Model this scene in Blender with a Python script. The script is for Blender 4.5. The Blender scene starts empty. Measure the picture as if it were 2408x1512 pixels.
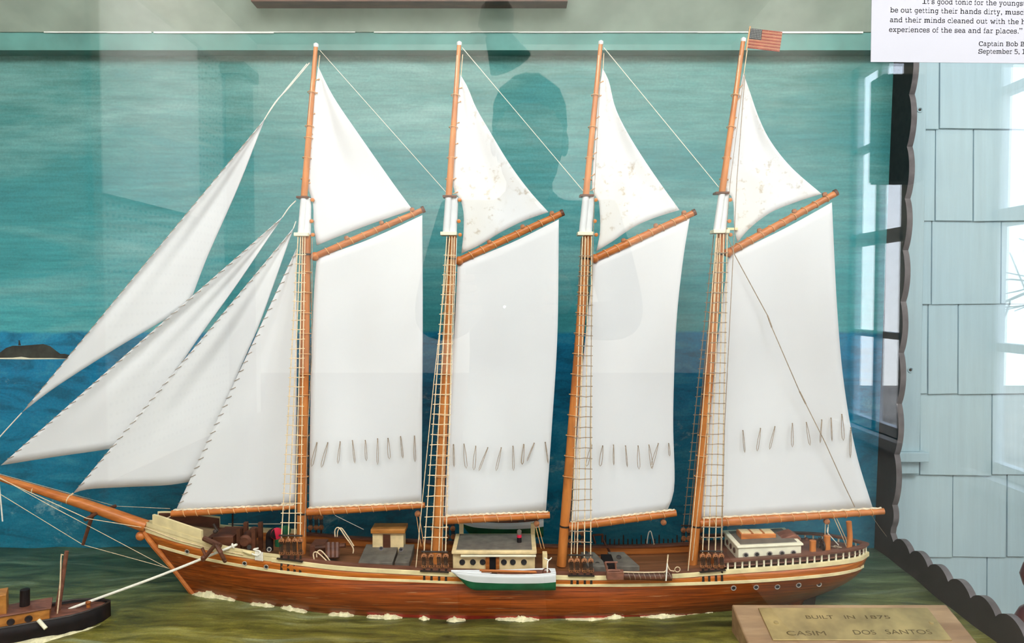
import bpy, math, random
from mathutils import Vector as V, Matrix
random.seed(11)
sc = bpy.context.scene
COL = sc.collection
PI = math.pi
rad = math.radians
# ------------------------------------------------------------------ camera, world, light, exposure
F = 1750.0            # focal length in pixels of the 2408 x 1512 frame
PITCH = rad(2.0)
cd = bpy.data.cameras.new('camera')
cd.sensor_width = 36.0
cd.lens = F / 2408 * 36.0
cd.clip_start = 0.02
cd.clip_end = 200
cam = bpy.data.objects.new('camera', cd)
cam.rotation_euler = (PI / 2 - PITCH, 0, 0)
COL.objects.link(cam)
sc.camera = cam
sc.view_settings.view_transform = 'Standard'
sc.view_settings.look = 'None'
sc.view_settings.gamma = 1.0
sc.view_settings.use_curve_mapping = False
sc.view_settings.exposure = 0.13

wd = bpy.data.worlds.new('sky')
sc.world = wd
wd.use_nodes = True
nt = wd.node_tree
bg = nt.nodes['Background']
tc = nt.nodes.new('ShaderNodeTexCoord')
sp = nt.nodes.new('ShaderNodeSeparateXYZ')
cr = nt.nodes.new('ShaderNodeValToRGB')
cr.color_ramp.elements[0].position = 0.42
cr.color_ramp.elements[0].color = (0.95, 0.97, 1.0, 1)
cr.color_ramp.elements[1].position = 0.95
cr.color_ramp.elements[1].color = (0.42, 0.62, 1.0, 1)
nt.links.new(tc.outputs['Generated'], sp.inputs[0])
mr = nt.nodes.new('ShaderNodeMapRange')
mr.inputs['From Min'].default_value = -1
nt.links.new(sp.outputs['Z'], mr.inputs['Value'])
nt.links.new(mr.outputs[0], cr.inputs[0])
nt.links.new(cr.outputs[0], bg.inputs['Color'])
bg.inputs['Strength'].default_value = 10.5


def area(name, loc, target, sx, sy, power, color):
    l = bpy.data.lights.new(name, 'AREA')
    l.shape = 'RECTANGLE'
    l.size, l.size_y = sx, sy
    l.energy = power
    l.color = color
    o = bpy.data.objects.new(name, l)
    o.location = loc
    o.rotation_euler = (V(target) - V(loc)).to_track_quat('-Z', 'Y').to_euler()
    COL.objects.link(o)
    return o


# unseen area lights added: a key on the case, one brightening the rear wall
area('added_key_light', (0.08, -0.12, 0.93), (0.0, 1.05, -0.40), 2.0, 0.4, 29.5, (0.985, 0.99, 1.0))
area('added_rear_light', (-0.15, -1.42, 1.24), (-0.35, -2.6, 0.25), 1.9, 0.3, 78.0, (1.0, 0.97, 0.94))

# ------------------------------------------------------------------ helpers
CP, SP_ = math.cos(PITCH), math.sin(PITCH)
GY = 0.62             # glass pane
YC = 1.01             # centre plane of the ship model
BY = 1.235            # painted backdrop
WY = 1.285            # shingled wall
BZ = -0.4225          # painted sea
FLOOR, CEIL = -1.35, 1.28


def W(px, py, Y):
    """the point at distance Y in front of the lens along the ray of a photo pixel"""
    dx, dy = (px - 1204.0) / F, -(py - 756.0) / F
    d = V((dx, CP + dy * SP_, -SP_ + dy * CP))
    return d * (Y / d.y)


def behind(px, py, D):
    """a point of the room behind the lens whose mirror image in the pane stands at D"""
    p = W(px, py, D)
    return V((p.x, 2 * GY - p.y, p.z))


def interp(tab, x):
    """smooth interpolation of a table [(x, y), ...]"""
    n = len(tab)
    if x <= tab[0][0]: return tab[0][1]
    if x >= tab[-1][0]: return tab[-1][1]
    for i in range(n - 1):
        if tab[i][0] <= x <= tab[i + 1][0]: break
    x0, y0 = tab[i]; x1, y1 = tab[i + 1]
    def slope(j):
        if j == 0: return (tab[1][1] - tab[0][1]) / (tab[1][0] - tab[0][0])
        if j == n - 1: return (tab[-1][1] - tab[-2][1]) / (tab[-1][0] - tab[-2][0])
        return (tab[j + 1][1] - tab[j - 1][1]) / (tab[j + 1][0] - tab[j - 1][0])
    h = x1 - x0; t = (x - x0) / h
    m0, m1 = slope(i) * h, slope(i + 1) * h
    return (2*t**3 - 3*t*t + 1)*y0 + (t**3 - 2*t*t + t)*m0 + (-2*t**3 + 3*t*t)*y1 + (t**3 - t*t)*m1


def resample(pts, n):
    """n+1 points along a smooth curve through pts (2D or 3D tuples)"""
    pts = [V(p) if len(p) == 3 else V((p[0], p[1], 0)) for p in pts]
    if len(pts) == 1: return [pts[0].copy() for _ in range(n + 1)]
    fine = []
    for i in range(len(pts) - 1):
        p0 = pts[max(i - 1, 0)]; p1 = pts[i]; p2 = pts[i + 1]; p3 = pts[min(i + 2, len(pts) - 1)]
        for k in range(12):
            t = k / 12
            fine.append(0.5 * ((2*p1) + (p2 - p0)*t + (2*p0 - 5*p1 + 4*p2 - p3)*t*t + (3*p1 - p0 - 3*p2 + p3)*t**3))
    fine.append(pts[-1])
    L = [0]
    for a, b in zip(fine, fine[1:]): L.append(L[-1] + (b - a).length)
    out = []; j = 0
    for k in range(n + 1):
        s = L[-1] * k / n
        while j < len(L) - 2 and L[j + 1] < s: j += 1
        d = L[j + 1] - L[j]
        out.append(fine[j].lerp(fine[j + 1], 0 if d == 0 else (s - L[j]) / d))
    return out


ORIGIN = {}


class MB:
    def __init__(self):
        self.v, self.f, self.m = [], [], []

    def add(self, vs, fs, mi=0):
        o = len(self.v)
        self.v += [V(p) for p in vs]
        for f in fs:
            self.f.append([i + o for i in f]); self.m.append(mi)
        return self

    def box(self, a, b, mi=0):
        x0, y0, z0 = a; x1, y1, z1 = b
        return self.hexa([(x0,y0,z0),(x1,y0,z0),(x1,y1,z0),(x0,y1,z0)], [(x0,y0,z1),(x1,y0,z1),(x1,y1,z1),(x0,y1,z1)], mi)

    def hexa(self, lo, hi, mi=0):
        n = len(lo)
        fs = [list(range(n))[::-1], list(range(n, 2 * n))]
        for i in range(n):
            j = (i + 1) % n
            fs.append([i, j, n + j, n + i])
        return self.add(list(lo) + list(hi), fs, mi)

    def prism(self, poly, ext, mi=0):
        e = V(ext)
        return self.hexa([V(p) for p in poly], [V(p) + e for p in poly], mi)

    def tube(self, pts, r, n=6, mi=0, cap=True):
        pts = [V(p) for p in pts]
        k = len(pts)
        rs = r if isinstance(r, (list, tuple)) else [r] * k
        vs, fs = [], []
        up = None
        for i, p in enumerate(pts):
            t = (pts[min(i + 1, k - 1)] - pts[max(i - 1, 0)])
            if t.length < 1e-9: t = V((0, 0, 1))
            t.normalize()
            if up is None:
                up = V((0, 1, 0)) if abs(t.y) < 0.9 else V((1, 0, 0))
            a = (up - t * up.dot(t))
            if a.length < 1e-6: a = t.orthogonal()
            a.normalize(); up = a
            b = t.cross(a)
            for j in range(n):
                q = 2 * PI * j / n
                vs.append(p + (a * math.cos(q) + b * math.sin(q)) * rs[i])
        for i in range(k - 1):
            for j in range(n):
                j2 = (j + 1) % n
                fs.append([i*n + j, i*n + j2, (i+1)*n + j2, (i+1)*n + j])
        if cap:
            fs.append(list(range(n))[::-1]); fs.append(list(range((k-1)*n, k*n)))
        return self.add(vs, fs, mi)

    def lathe(self, p, axis, prof, n=16, mi=0):
        ax = V(axis).normalized()
        return self.tube2(p, ax, prof, n, mi)

    def tube2(self, p, ax, prof, n, mi):
        p = V(p); a = ax.orthogonal().normalized(); b = ax.cross(a)
        vs, fs = [], []
        for h, r in prof:
            for j in range(n):
                q = 2 * PI * j / n
                vs.append(p + ax * h + (a * math.cos(q) + b * math.sin(q)) * r)
        k = len(prof)
        for i in range(k - 1):
            for j in range(n):
                j2 = (j + 1) % n
                fs.append([i*n + j, i*n + j2, (i+1)*n + j2, (i+1)*n + j])
        fs.append(list(range(n))[::-1]); fs.append(list(range((k-1)*n, k*n)))
        return self.add(vs, fs, mi)

    def ball(self, p, r, n=12, mi=0, sc_=(1, 1, 1)):
        o = len(self.v)
        self.lathe((0, 0, 0), (0, 0, 1), [(-math.cos(PI*i/8)*r, max(math.sin(PI*i/8)*r, r*0.02)) for i in range(9)], n, mi)
        for i in range(o, len(self.v)):
            q = self.v[i]; self.v[i] = V(p) + V((q.x*sc_[0], q.y*sc_[1], q.z*sc_[2]))
        return self

    def torus(self, p, axis, R, r, n=14, k=5, mi=0):
        ax = V(axis).normalized(); a = ax.orthogonal().normalized(); b = ax.cross(a); p = V(p)
        vs, fs = [], []
        for i in range(n):
            q = 2*PI*i/n; d = a*math.cos(q) + b*math.sin(q)
            for j in range(k):
                w = 2*PI*j/k
                vs.append(p + d*(R + r*math.cos(w)) + ax*(r*math.sin(w)))
        for i in range(n):
            for j in range(k):
                i2, j2 = (i+1) % n, (j+1) % k
                fs.append([i*k + j, i2*k + j, i2*k + j2, i*k + j2])
        return self.add(vs, fs, mi)

    def grid(self, P, mi=0):
        """P: rows of points"""
        nr, nc = len(P), len(P[0])
        vs = [p for r in P for p in r]
        fs = [[i*nc + j, i*nc + j+1, (i+1)*nc + j+1, (i+1)*nc + j] for i in range(nr-1) for j in range(nc-1)]
        return self.add(vs, fs, mi)

    def build(self, name, mats, parent=None, bevel=0, solid=0, sharp=38, **props):
        mats = mats if isinstance(mats, (list, tuple)) else [mats]
        lo = V([min(p[i] for p in self.v) for i in range(3)]); hi = V([max(p[i] for p in self.v) for i in range(3)])
        c = (lo + hi) / 2
        me = bpy.data.meshes.new(name)
        me.from_pydata([tuple(p - c) for p in self.v], [], self.f)
        for m in mats: me.materials.append(m)
        me.polygons.foreach_set('material_index', self.m)
        me.polygons.foreach_set('use_smooth', [True] * len(self.f))
        me.update()
        import bmesh
        bm = bmesh.new(); bm.from_mesh(me)
        bmesh.ops.recalc_face_normals(bm, faces=bm.faces)
        bm.to_mesh(me); bm.free()
        me.set_sharp_from_angle(angle=rad(sharp))
        o = bpy.data.objects.new(name, me)
        COL.objects.link(o)
        ORIGIN[o] = c
        if parent is not None:
            o.parent = parent; o.location = c - ORIGIN[parent]
        else:
            o.location = c
        if bevel:
            b = o.modifiers.new('edge', 'BEVEL'); b.width = bevel; b.segments = 2; b.limit_method = 'ANGLE'
        if solid:
            s = o.modifiers.new('thick', 'SOLIDIFY'); s.thickness = solid; s.offset = 0
        for k, v in props.items(): o[k] = v
        return o


def thing(name, label, cat, loc, group=None):
    o = bpy.data.objects.new(name, None)
    o.empty_display_size = 0.05
    COL.objects.link(o); o.location = loc; ORIGIN[o] = V(loc)
    o['label'] = label; o['category'] = cat
    if group: o['group'] = group
    return o


# ------------------------------------------------------------------ materials
def node_mat(name):
    m = bpy.data.materials.new(name); m.use_nodes = True
    n = m.node_tree; b = n.nodes['Principled BSDF']
    return m, n, b


def noise(n, scale, vec=None, detail=4, rough=0.55, dist=0.0):
    t = n.nodes.new('ShaderNodeTexNoise')
    t.inputs['Scale'].default_value = scale; t.inputs['Detail'].default_value = detail
    t.inputs['Roughness'].default_value = rough; t.inputs['Distortion'].default_value = dist
    if vec is not None: n.links.new(vec, t.inputs['Vector'])
    return t.outputs[0]


def stretch(n, s, out='Object'):
    t = n.nodes.new('ShaderNodeTexCoord'); mp = n.nodes.new('ShaderNodeMapping')
    mp.inputs['Scale'].default_value = s
    n.links.new(t.outputs[out], mp.inputs[0])
    return mp.outputs[0]


def ramp(n, fac, stops):
    r = n.nodes.new('ShaderNodeValToRGB')
    e = r.color_ramp.elements
    while len(e) < len(stops): e.new(0.5)
    for el, (p, c) in zip(e, stops): el.position = p; el.color = (c[0], c[1], c[2], 1)
    n.links.new(fac, r.inputs[0])
    return r.outputs[0]


def mix(n, fac, a, b, mode='MIX'):
    x = n.nodes.new('ShaderNodeMixRGB'); x.blend_type = mode
    for i, q in ((0, fac), (1, a), (2, b)):
        if isinstance(q, (int, float)): x.inputs[i].default_value = q
        elif isinstance(q, tuple): x.inputs[i].default_value = (q[0], q[1], q[2], 1)
        else: n.links.new(q, x.inputs[i])
    return x.outputs[0]


def bump(n, b, h, dist, strength=1.0):
    x = n.nodes.new('ShaderNodeBump'); x.inputs['Distance'].default_value = dist; x.inputs['Strength'].default_value = strength
    n.links.new(h, x.inputs['Height']); n.links.new(x.outputs[0], b.inputs['Normal'])


def plain(name, c, rough=0.5, var=0.25, scale=60, spec=0.4, bmp=0.0, metal=0.0):
    m, n, b = node_mat(name)
    f = noise(n, scale, stretch(n, (1, 1, 1)))
    lo = tuple(x * (1 - var) for x in c); hi = tuple(min(1, x * (1 + var)) for x in c)
    n.links.new(ramp(n, f, [(0.3, lo), (0.7, hi)]), b.inputs['Base Color'])
    b.inputs['Roughness'].default_value = rough; b.inputs['Specular IOR Level'].default_value = spec
    b.inputs['Metallic'].default_value = metal
    if bmp: bump(n, b, f, bmp)
    return m


def wood(name, c1, c2, s=(8, 60, 60), rough=0.35, spec=0.5, dist=0.4, lines=0, scratch=False):
    m, n, b = node_mat(name)
    vec = stretch(n, s)
    f = noise(n, 1.0, vec, 6, 0.62, dist)
    col = ramp(n, f, [(0.38, c1), (0.62, c2)])
    f2 = noise(n, 3.1, vec, 3, 0.5)
    col = mix(n, 0.35, col, ramp(n, f2, [(0.4, (0.35, 0.3, 0.28)), (0.6, (1, 1, 1))]), 'MULTIPLY')
    if lines:   # seams between planks
        w = n.nodes.new('ShaderNodeTexWave'); w.bands_direction = 'Z'; w.wave_profile = 'SAW'
        w.inputs['Scale'].default_value = lines; w.inputs['Distortion'].default_value = 0.25; w.inputs['Detail Scale'].default_value = 0.6
        n.links.new(stretch(n, (0.5, 0, 1)), w.inputs['Vector'])
        ln = ramp(n, w.outputs[1], [(0.0, (0.45, 0.4, 0.38)), (0.09, (1, 1, 1))])
        col = mix(n, 0.8, col, ln, 'MULTIPLY')
    if scratch:   # pale worn scratches along the planks
        f3 = noise(n, 1.0, stretch(n, (22, 40, 520)), 3, 0.5)
        col = mix(n, ramp(n, f3, [(0.66, (0, 0, 0)), (0.72, (0.45, 0.45, 0.45))]), col, (0.62, 0.36, 0.17))
    n.links.new(col, b.inputs['Base Color'])
    b.inputs['Roughness'].default_value = rough; b.inputs['Specular IOR Level'].default_value = spec
    bump(n, b, f, 0.0006, 0.35)
    return m


M = {}
M['spar'] = wood('varnished_spar', (0.52, 0.15, 0.026), (0.72, 0.25, 0.055), (30, 30, 7), 0.34, 0.45)
M['spar_h'] = wood('varnished_boom', (0.50, 0.135, 0.024), (0.68, 0.225, 0.05), (14, 60, 60), 0.34, 0.45)
M['wale'] = wood('orange_hull_wood', (0.46, 0.105, 0.010), (0.70, 0.205, 0.025), (11, 60, 340), 0.3, 0.5, 0.08, scratch=True)
M['hull'] = wood('brown_hull_wood', (0.17, 0.027, 0.003), (0.40, 0.082, 0.009), (11, 60, 420), 0.28, 0.5, 0.08, lines=34, scratch=True)
M['red'] = plain('red_waterline_paint', (0.30, 0.022, 0.012), 0.45, 0.5, 40)
M['deck'] = wood('deck_wood', (0.16, 0.06, 0.022), (0.28, 0.11, 0.045), (6, 160, 60), 0.42, 0.35)
M['bulwark'] = wood('bulwark_wood', (0.30, 0.085, 0.016), (0.50, 0.155, 0.03), (6, 60, 140), 0.4, 0.4)
M['dark'] = wood('dark_wood', (0.07, 0.025, 0.012), (0.16, 0.055, 0.028), (14, 40, 60), 0.45, 0.35)
M['rail'] = wood('rail_wood', (0.12, 0.045, 0.025), (0.22, 0.085, 0.05), (12, 50, 60), 0.45, 0.35)
M['cream'] = plain('cream_paint', (0.80, 0.66, 0.36), 0.5, 0.16, 50)
M['creamw'] = plain('pale_cream_paint', (0.86, 0.80, 0.60), 0.5, 0.12, 50)
M['buff'] = plain('buff_cabin_paint', (0.78, 0.59, 0.31), 0.5, 0.2, 70)
M['beige'] = plain('beige_forecastle', (0.25, 0.16, 0.085), 0.6, 0.3, 60)
M['grey'] = plain('grey_canvas', (0.145, 0.125, 0.10), 0.7, 0.3, 70)
M['black'] = plain('black_paint', (0.007, 0.007, 0.008), 0.6, 0.4, 50, 0.2)
M['iron'] = plain('dark_iron', (0.03, 0.02, 0.015), 0.5, 0.5, 120)
M['deadeye'] = plain('deadeye_wood', (0.32, 0.12, 0.045), 0.5, 0.6, 260)
M['white'] = plain('white_paint', (0.76, 0.76, 0.76), 0.45, 0.05, 40)
M['green'] = plain('green_paint', (0.012, 0.11, 0.045), 0.35, 0.3, 60)
M['crimson'] = plain('crimson_paint', (0.62, 0.015, 0.05), 0.45, 0.15, 60)
M['rope'] = plain('cream_cord', (0.78, 0.60, 0.38), 0.8, 0.2, 300)
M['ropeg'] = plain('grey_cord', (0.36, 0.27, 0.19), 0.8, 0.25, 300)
M['ropeo'] = plain('tan_cord', (0.72, 0.38, 0.16), 0.8, 0.2, 300)
M['ropew'] = plain('white_cord', (0.88, 0.83, 0.72), 0.75, 0.1, 300)
M['chrome'] = plain('nickel_ring', (0.50, 0.45, 0.40), 0.3, 0.3, 90, metal=0.4)
M['glassd'] = plain('dark_port_glass', (0.03, 0.03, 0.032), 0.12, 0.3, 90)
M['foam'] = plain('cream_foam_paint', (0.82, 0.74, 0.46), 0.6, 0.2, 160, bmp=0.002)
M['tan'] = wood('orange_cabin_wood', (0.42, 0.15, 0.025), (0.60, 0.25, 0.05), (20, 60, 60), 0.4)
M['charcoal'] = plain('charcoal_stain', (0.016, 0.013, 0.013), 0.65, 0.5, 70, 0.3)
M['charcoale'] = plain('lighter_grey_edge', (0.13, 0.115, 0.12), 0.65, 0.3, 60)  # lighter grey than the charcoal faces


def sail_mat(name, stain):
    m, n, b = node_mat(name)
    f = noise(n, 5, stretch(n, (1, 1, 1)), 3)
    col = ramp(n, f, [(0.3, (0.70, 0.70, 0.71)), (0.7, (0.765, 0.765, 0.77))])
    if stain:   # age spots in the cloth
        s = noise(n, 90, stretch(n, (1, 1, 1)), 5, 0.65)
        big = noise(n, 12, stretch(n, (1, 1, 1)), 2)
        mk = mix(n, 1.0, ramp(n, s, [(0.55, (0, 0, 0)), (0.72, (1, 1, 1))]), ramp(n, big, [(0.44, (0, 0, 0)), (0.58, (1, 1, 1))]), 'MULTIPLY')
        col = mix(n, mk, col, (0.42, 0.34, 0.25))
        yl = noise(n, 9, stretch(n, (1, 1, 1)), 2)
        col = mix(n, ramp(n, yl, [(0.52, (0, 0, 0)), (0.75, (0.4, 0.4, 0.4))]), col, (0.72, 0.63, 0.48))
    n.links.new(col, b.inputs['Base Color'])
    b.inputs['Roughness'].default_value = 0.75; b.inputs['Specular IOR Level'].default_value = 0.2
    wv = noise(n, 700, stretch(n, (1, 1, 1)), 2)
    bump(n, b, wv, 0.0002, 0.2)
    return m


M['sail'] = sail_mat('sailcloth', False)
M['sails'] = sail_mat('age_spotted_sailcloth', True)


def backdrop_mat():
    m, n, b = node_mat('painted_sky_and_sea')
    g = n.nodes.new('ShaderNodeNewGeometry'); s = n.nodes.new('ShaderNodeSeparateXYZ')
    n.links.new(g.outputs['Position'], s.inputs[0])
    def mrange(x, a, c, lo=0.0, hi=1.0):
        q = n.nodes.new('ShaderNodeMapRange')
        for k, v in (('From Min', a), ('From Max', c), ('To Min', lo), ('To Max', hi)): q.inputs[k].default_value = v
        n.links.new(x, q.inputs['Value']); return q.outputs[0]
    def vec(sx, sy, sz):
        mp = n.nodes.new('ShaderNodeMapping'); mp.inputs['Scale'].default_value = (sx, sy, sz)
        n.links.new(g.outputs['Position'], mp.inputs[0]); return mp.outputs[0]
    cloud = noise(n, 1.0, vec(2.2, 1, 11), 6, 0.62, 0.5)
    brush = noise(n, 1.0, vec(12, 1, 150), 5, 0.65)
    h = mrange(s.outputs['Z'], -0.06, 0.42)
    sky = ramp(n, h, [(0.0, (0.07, 0.40, 0.43)), (0.22, (0.05, 0.32, 0.345)), (0.6, (0.055, 0.265, 0.27)), (1.0, (0.065, 0.23, 0.205))])
    sky = mix(n, ramp(n, cloud, [(0.45, (0, 0, 0)), (0.68, (0.6, 0.6, 0.6))]), sky, (0.26, 0.47, 0.44))
    sky = mix(n, ramp(n, cloud, [(0.32, (0.6, 0.6, 0.6)), (0.46, (0, 0, 0))]), sky, (0.03, 0.24, 0.27))
    sky = mix(n, 0.5, sky, ramp(n, brush, [(0.35, (0.62, 0.66, 0.64)), (0.65, (1.2, 1.15, 1.15))]), 'MULTIPLY')
    grain = noise(n, 260, g.outputs['Position'], 4, 0.7)
    sky = mix(n, 0.4, sky, ramp(n, grain, [(0.35, (0.72, 0.74, 0.74)), (0.65, (1.2, 1.2, 1.2))]), 'MULTIPLY')
    d = mrange(s.outputs['Z'], -0.42, -0.06)
    sea = ramp(n, d, [(0.0, (0.003, 0.185, 0.29)), (0.4, (0.003, 0.205, 0.35)), (0.85, (0.003, 0.21, 0.40)), (1.0, (0.006, 0.24, 0.43))])
    wave = noise(n, 1.0, vec(9, 1, 30), 7, 0.68, 0.8)
    sea = mix(n, ramp(n, wave, [(0.40, (0.6, 0.6, 0.6)), (0.5, (0, 0, 0))]), sea, (0.002, 0.09, 0.15))
    sea = mix(n, ramp(n, wave, [(0.53, (0, 0, 0)), (0.66, (0.5, 0.5, 0.5))]), sea, (0.06, 0.36, 0.48))
    caps = noise(n, 1.0, vec(5, 1, 8), 9, 0.75, 0.3)
    sea = mix(n, ramp(n, caps, [(0.59, (0, 0, 0)), (0.66, (0.5, 0.5, 0.5))]), sea, (0.45, 0.66, 0.68))
    sea = mix(n, 0.5, sea, ramp(n, grain, [(0.35, (0.65, 0.68, 0.7)), (0.65, (1.3, 1.25, 1.2))]), 'MULTIPLY')
    # soft painted horizon
    add = n.nodes.new('ShaderNodeMath'); add.operation = 'MULTIPLY_ADD'
    n.links.new(noise(n, 1.0, vec(20, 1, 30), 3), add.inputs[0]); add.inputs[1].default_value = 0.012
    n.links.new(s.outputs['Z'], add.inputs[2])
    hz = mrange(add.outputs[0], -0.0575, -0.0525)
    n.links.new(mix(n, hz, sea, sky), b.inputs['Base Color'])
    b.inputs['Roughness'].default_value = 0.6; b.inputs['Specular IOR Level'].default_value = 0.25
    bump(n, b, brush, 0.0008, 0.3)
    return m


def seabase_mat():
    m, n, b = node_mat('painted_green_sea')
    g = n.nodes.new('ShaderNodeNewGeometry'); s = n.nodes.new('ShaderNodeSeparateXYZ')
    n.links.new(g.outputs['Position'], s.inputs[0])
    mp = n.nodes.new('ShaderNodeMapping'); mp.inputs['Scale'].default_value = (5, 22, 5)
    n.links.new(g.outputs['Position'], mp.inputs[0])
    a = noise(n, 1.0, mp.outputs[0], 7, 0.66, 0.9)
    mp2 = n.nodes.new('ShaderNodeMapping'); mp2.inputs['Scale'].default_value = (14, 70, 8)
    n.links.new(g.outputs['Position'], mp2.inputs[0])
    c = noise(n, 1.0, mp2.outputs[0], 6, 0.7, 0.6)
    q = n.nodes.new('ShaderNodeMapRange'); q.inputs['From Min'].default_value = 0.86; q.inputs['From Max'].default_value = 1.16
    n.links.new(s.outputs['Y'], q.inputs['Value'])
    near = ramp(n, a, [(0.36, (0.065, 0.060, 0.004)), (0.48, (0.19, 0.16, 0.014)), (0.57, (0.27, 0.235, 0.05)), (0.68, (0.36, 0.40, 0.23))])
    far = ramp(n, a, [(0.36, (0.016, 0.055, 0.040)), (0.52, (0.06, 0.13, 0.075)), (0.68, (0.17, 0.25, 0.17))])
    col = mix(n, q.outputs[0], near, far)
    col = mix(n, 0.75, col, ramp(n, c, [(0.38, (0.45, 0.47, 0.45)), (0.62, (1.35, 1.32, 1.25))]), 'MULTIPLY')
    fine = noise(n, 420, g.outputs['Position'], 3)
    col = mix(n, 0.5, col, ramp(n, fine, [(0.3, (0.6, 0.6, 0.6)), (0.7, (1.3, 1.3, 1.3))]), 'MULTIPLY')
    col = mix(n, ramp(n, c, [(0.66, (0, 0, 0)), (0.74, (0.55, 0.55, 0.55))]), col, (0.60, 0.52, 0.30))
    n.links.new(col, b.inputs['Base Color'])
    b.inputs['Roughness'].default_value = 0.42; b.inputs['Specular IOR Level'].default_value = 0.4
    bump(n, b, a, 0.006, 0.6)
    return m


def glass_mat(name, base):
    m = bpy.data.materials.new(name); m.use_nodes = True
    n = m.node_tree; n.nodes.clear()
    out = n.nodes.new('ShaderNodeOutputMaterial'); mx = n.nodes.new('ShaderNodeMixShader')
    tr = n.nodes.new('ShaderNodeBsdfTransparent'); gl = n.nodes.new('ShaderNodeBsdfGlossy')
    gl.inputs['Roughness'].default_value = 0.0
    tr.inputs['Color'].default_value = (0.985, 0.995, 0.99, 1)
    lw = n.nodes.new('ShaderNodeLayerWeight'); lw.inputs['Blend'].default_value = 0.5
    pw = n.nodes.new('ShaderNodeMath'); pw.operation = 'POWER'; pw.inputs[1].default_value = 5.0
    ml = n.nodes.new('ShaderNodeMath'); ml.operation = 'MULTIPLY_ADD'; ml.inputs[1].default_value = 0.9; ml.inputs[2].default_value = base
    n.links.new(lw.outputs['Facing'], pw.inputs[0]); n.links.new(pw.outputs[0], ml.inputs[0])
    n.links.new(ml.outputs[0], mx.inputs[0]); n.links.new(tr.outputs[0], mx.inputs[1]); n.links.new(gl.outputs[0], mx.inputs[2])
    n.links.new(mx.outputs[0], out.inputs[0])
    return m


def shingle_mat():
    m, n, b = node_mat('pale_blue_shingle_paint')
    a = noise(n, 1.0, stretch(n, (90, 20, 5)), 5, 0.6, 0.3)
    big = noise(n, 3.0, stretch(n, (1, 1, 1)), 3)
    col = ramp(n, big, [(0.3, (0.43, 0.60, 0.68)), (0.7, (0.52, 0.68, 0.73))])
    col = mix(n, 0.25, col, ramp(n, a, [(0.3, (0.7, 0.7, 0.7)), (0.7, (1.1, 1.1, 1.1))]), 'MULTIPLY')
    n.links.new(col, b.inputs['Base Color']); b.inputs['Roughness'].default_value = 0.6
    bump(n, b, a, 0.0015, 0.4)
    return m


def pegboard_mat():
    m, n, b = node_mat('pegboard')
    t = n.nodes.new('ShaderNodeTexCoord'); mp = n.nodes.new('ShaderNodeMapping')
    mp.inputs['Scale'].default_value = (28, 28, 28); n.links.new(t.outputs['Object'], mp.inputs[0])
    fr = n.nodes.new('ShaderNodeVectorMath'); fr.operation = 'FRACTION'; n.links.new(mp.outputs[0], fr.inputs[0])
    sb = n.nodes.new('ShaderNodeVectorMath'); sb.operation = 'SUBTRACT'; sb.inputs[1].default_value = (0.5, 0.5, 0.5)
    n.links.new(fr.outputs[0], sb.inputs[0])
    mu = n.nodes.new('ShaderNodeVectorMath'); mu.operation = 'MULTIPLY'; mu.inputs[1].default_value = (0, 1, 1)
    n.links.new(sb.outputs[0], mu.inputs[0])
    ln = n.nodes.new('ShaderNodeVectorMath'); ln.operation = 'LENGTH'; n.links.new(mu.outputs[0], ln.inputs[0])
    lt = n.nodes.new('ShaderNodeMath'); lt.operation = 'LESS_THAN'; lt.inputs[1].default_value = 0.16
    n.links.new(ln.outputs['Value'], lt.inputs[0])
    n.links.new(mix(n, lt.outputs[0], (0.50, 0.50, 0.47), (0.04, 0.04, 0.04)), b.inputs['Base Color'])
    return m


M['backdrop'] = backdrop_mat()
M['seabase'] = seabase_mat()
M['glass'] = glass_mat('case_glass', 0.050)
M['pane'] = glass_mat('window_glass', 0.03)
M['shingle'] = shingle_mat()
M['casetop'] = plain('grey_green_paint', (0.46, 0.54, 0.45), 0.6, 0.14, 14)
M['batten'] = plain('teal_paint', (0.10, 0.27, 0.24), 0.6, 0.2, 16)
M['caulk'] = plain('white_caulk', (0.85, 0.85, 0.80), 0.7, 0.1, 60)
M['paper'] = plain('white_paper', (0.435, 0.44, 0.475), 0.8, 0.01, 10, 0.2)
M['ink'] = plain('black_ink', (0.05, 0.05, 0.06), 0.8, 0.1, 10, 0.1)
M['brass'] = plain('tarnished_brass', (0.47, 0.345, 0.15), 0.42, 0.35, 26, metal=0.6)
M['brassd'] = plain('engraved_brass', (0.15, 0.10, 0.035), 0.55, 0.2, 60, metal=0.5)
M['plaquew'] = wood('pale_brown_block', (0.28, 0.155, 0.075), (0.44, 0.28, 0.15), (5, 30, 30), 0.45)
M['wall'] = plain('room_wall_paint', (0.70, 0.66, 0.60), 0.7, 0.06, 4)
M['roomfloor'] = wood('room_floor_wood', (0.06, 0.035, 0.02), (0.10, 0.06, 0.035), (10, 2, 10), 0.5)
M['peg'] = pegboard_mat()
M['board'] = plain('white_board', (0.86, 0.85, 0.82), 0.5, 0.04, 3)
M['cloth'] = plain('dark_cloth', (0.012, 0.014, 0.018), 0.9, 0.3, 30, 0.1)
M['skin'] = plain('skin', (0.20, 0.10, 0.065), 0.6, 0.1, 20, 0.2)
M['hair'] = plain('dark_hair', (0.010, 0.008, 0.006), 0.8, 0.3, 60, 0.1)
M['bark'] = plain('tree_bark', (0.16, 0.13, 0.11), 0.9, 0.3, 10)
M['earth'] = plain('dry_ground', (0.36, 0.27, 0.19), 0.9, 0.35, 1.2)
M['silk_red'] = plain('faded_red_silk', (0.33, 0.055, 0.03), 0.7, 0.15, 120)
M['silk_white'] = plain('faded_cream_silk', (0.50, 0.19, 0.10), 0.7, 0.15, 120)
M['silk_blue'] = plain('faded_blue_silk', (0.03, 0.038, 0.045), 0.7, 0.2, 120)
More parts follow.
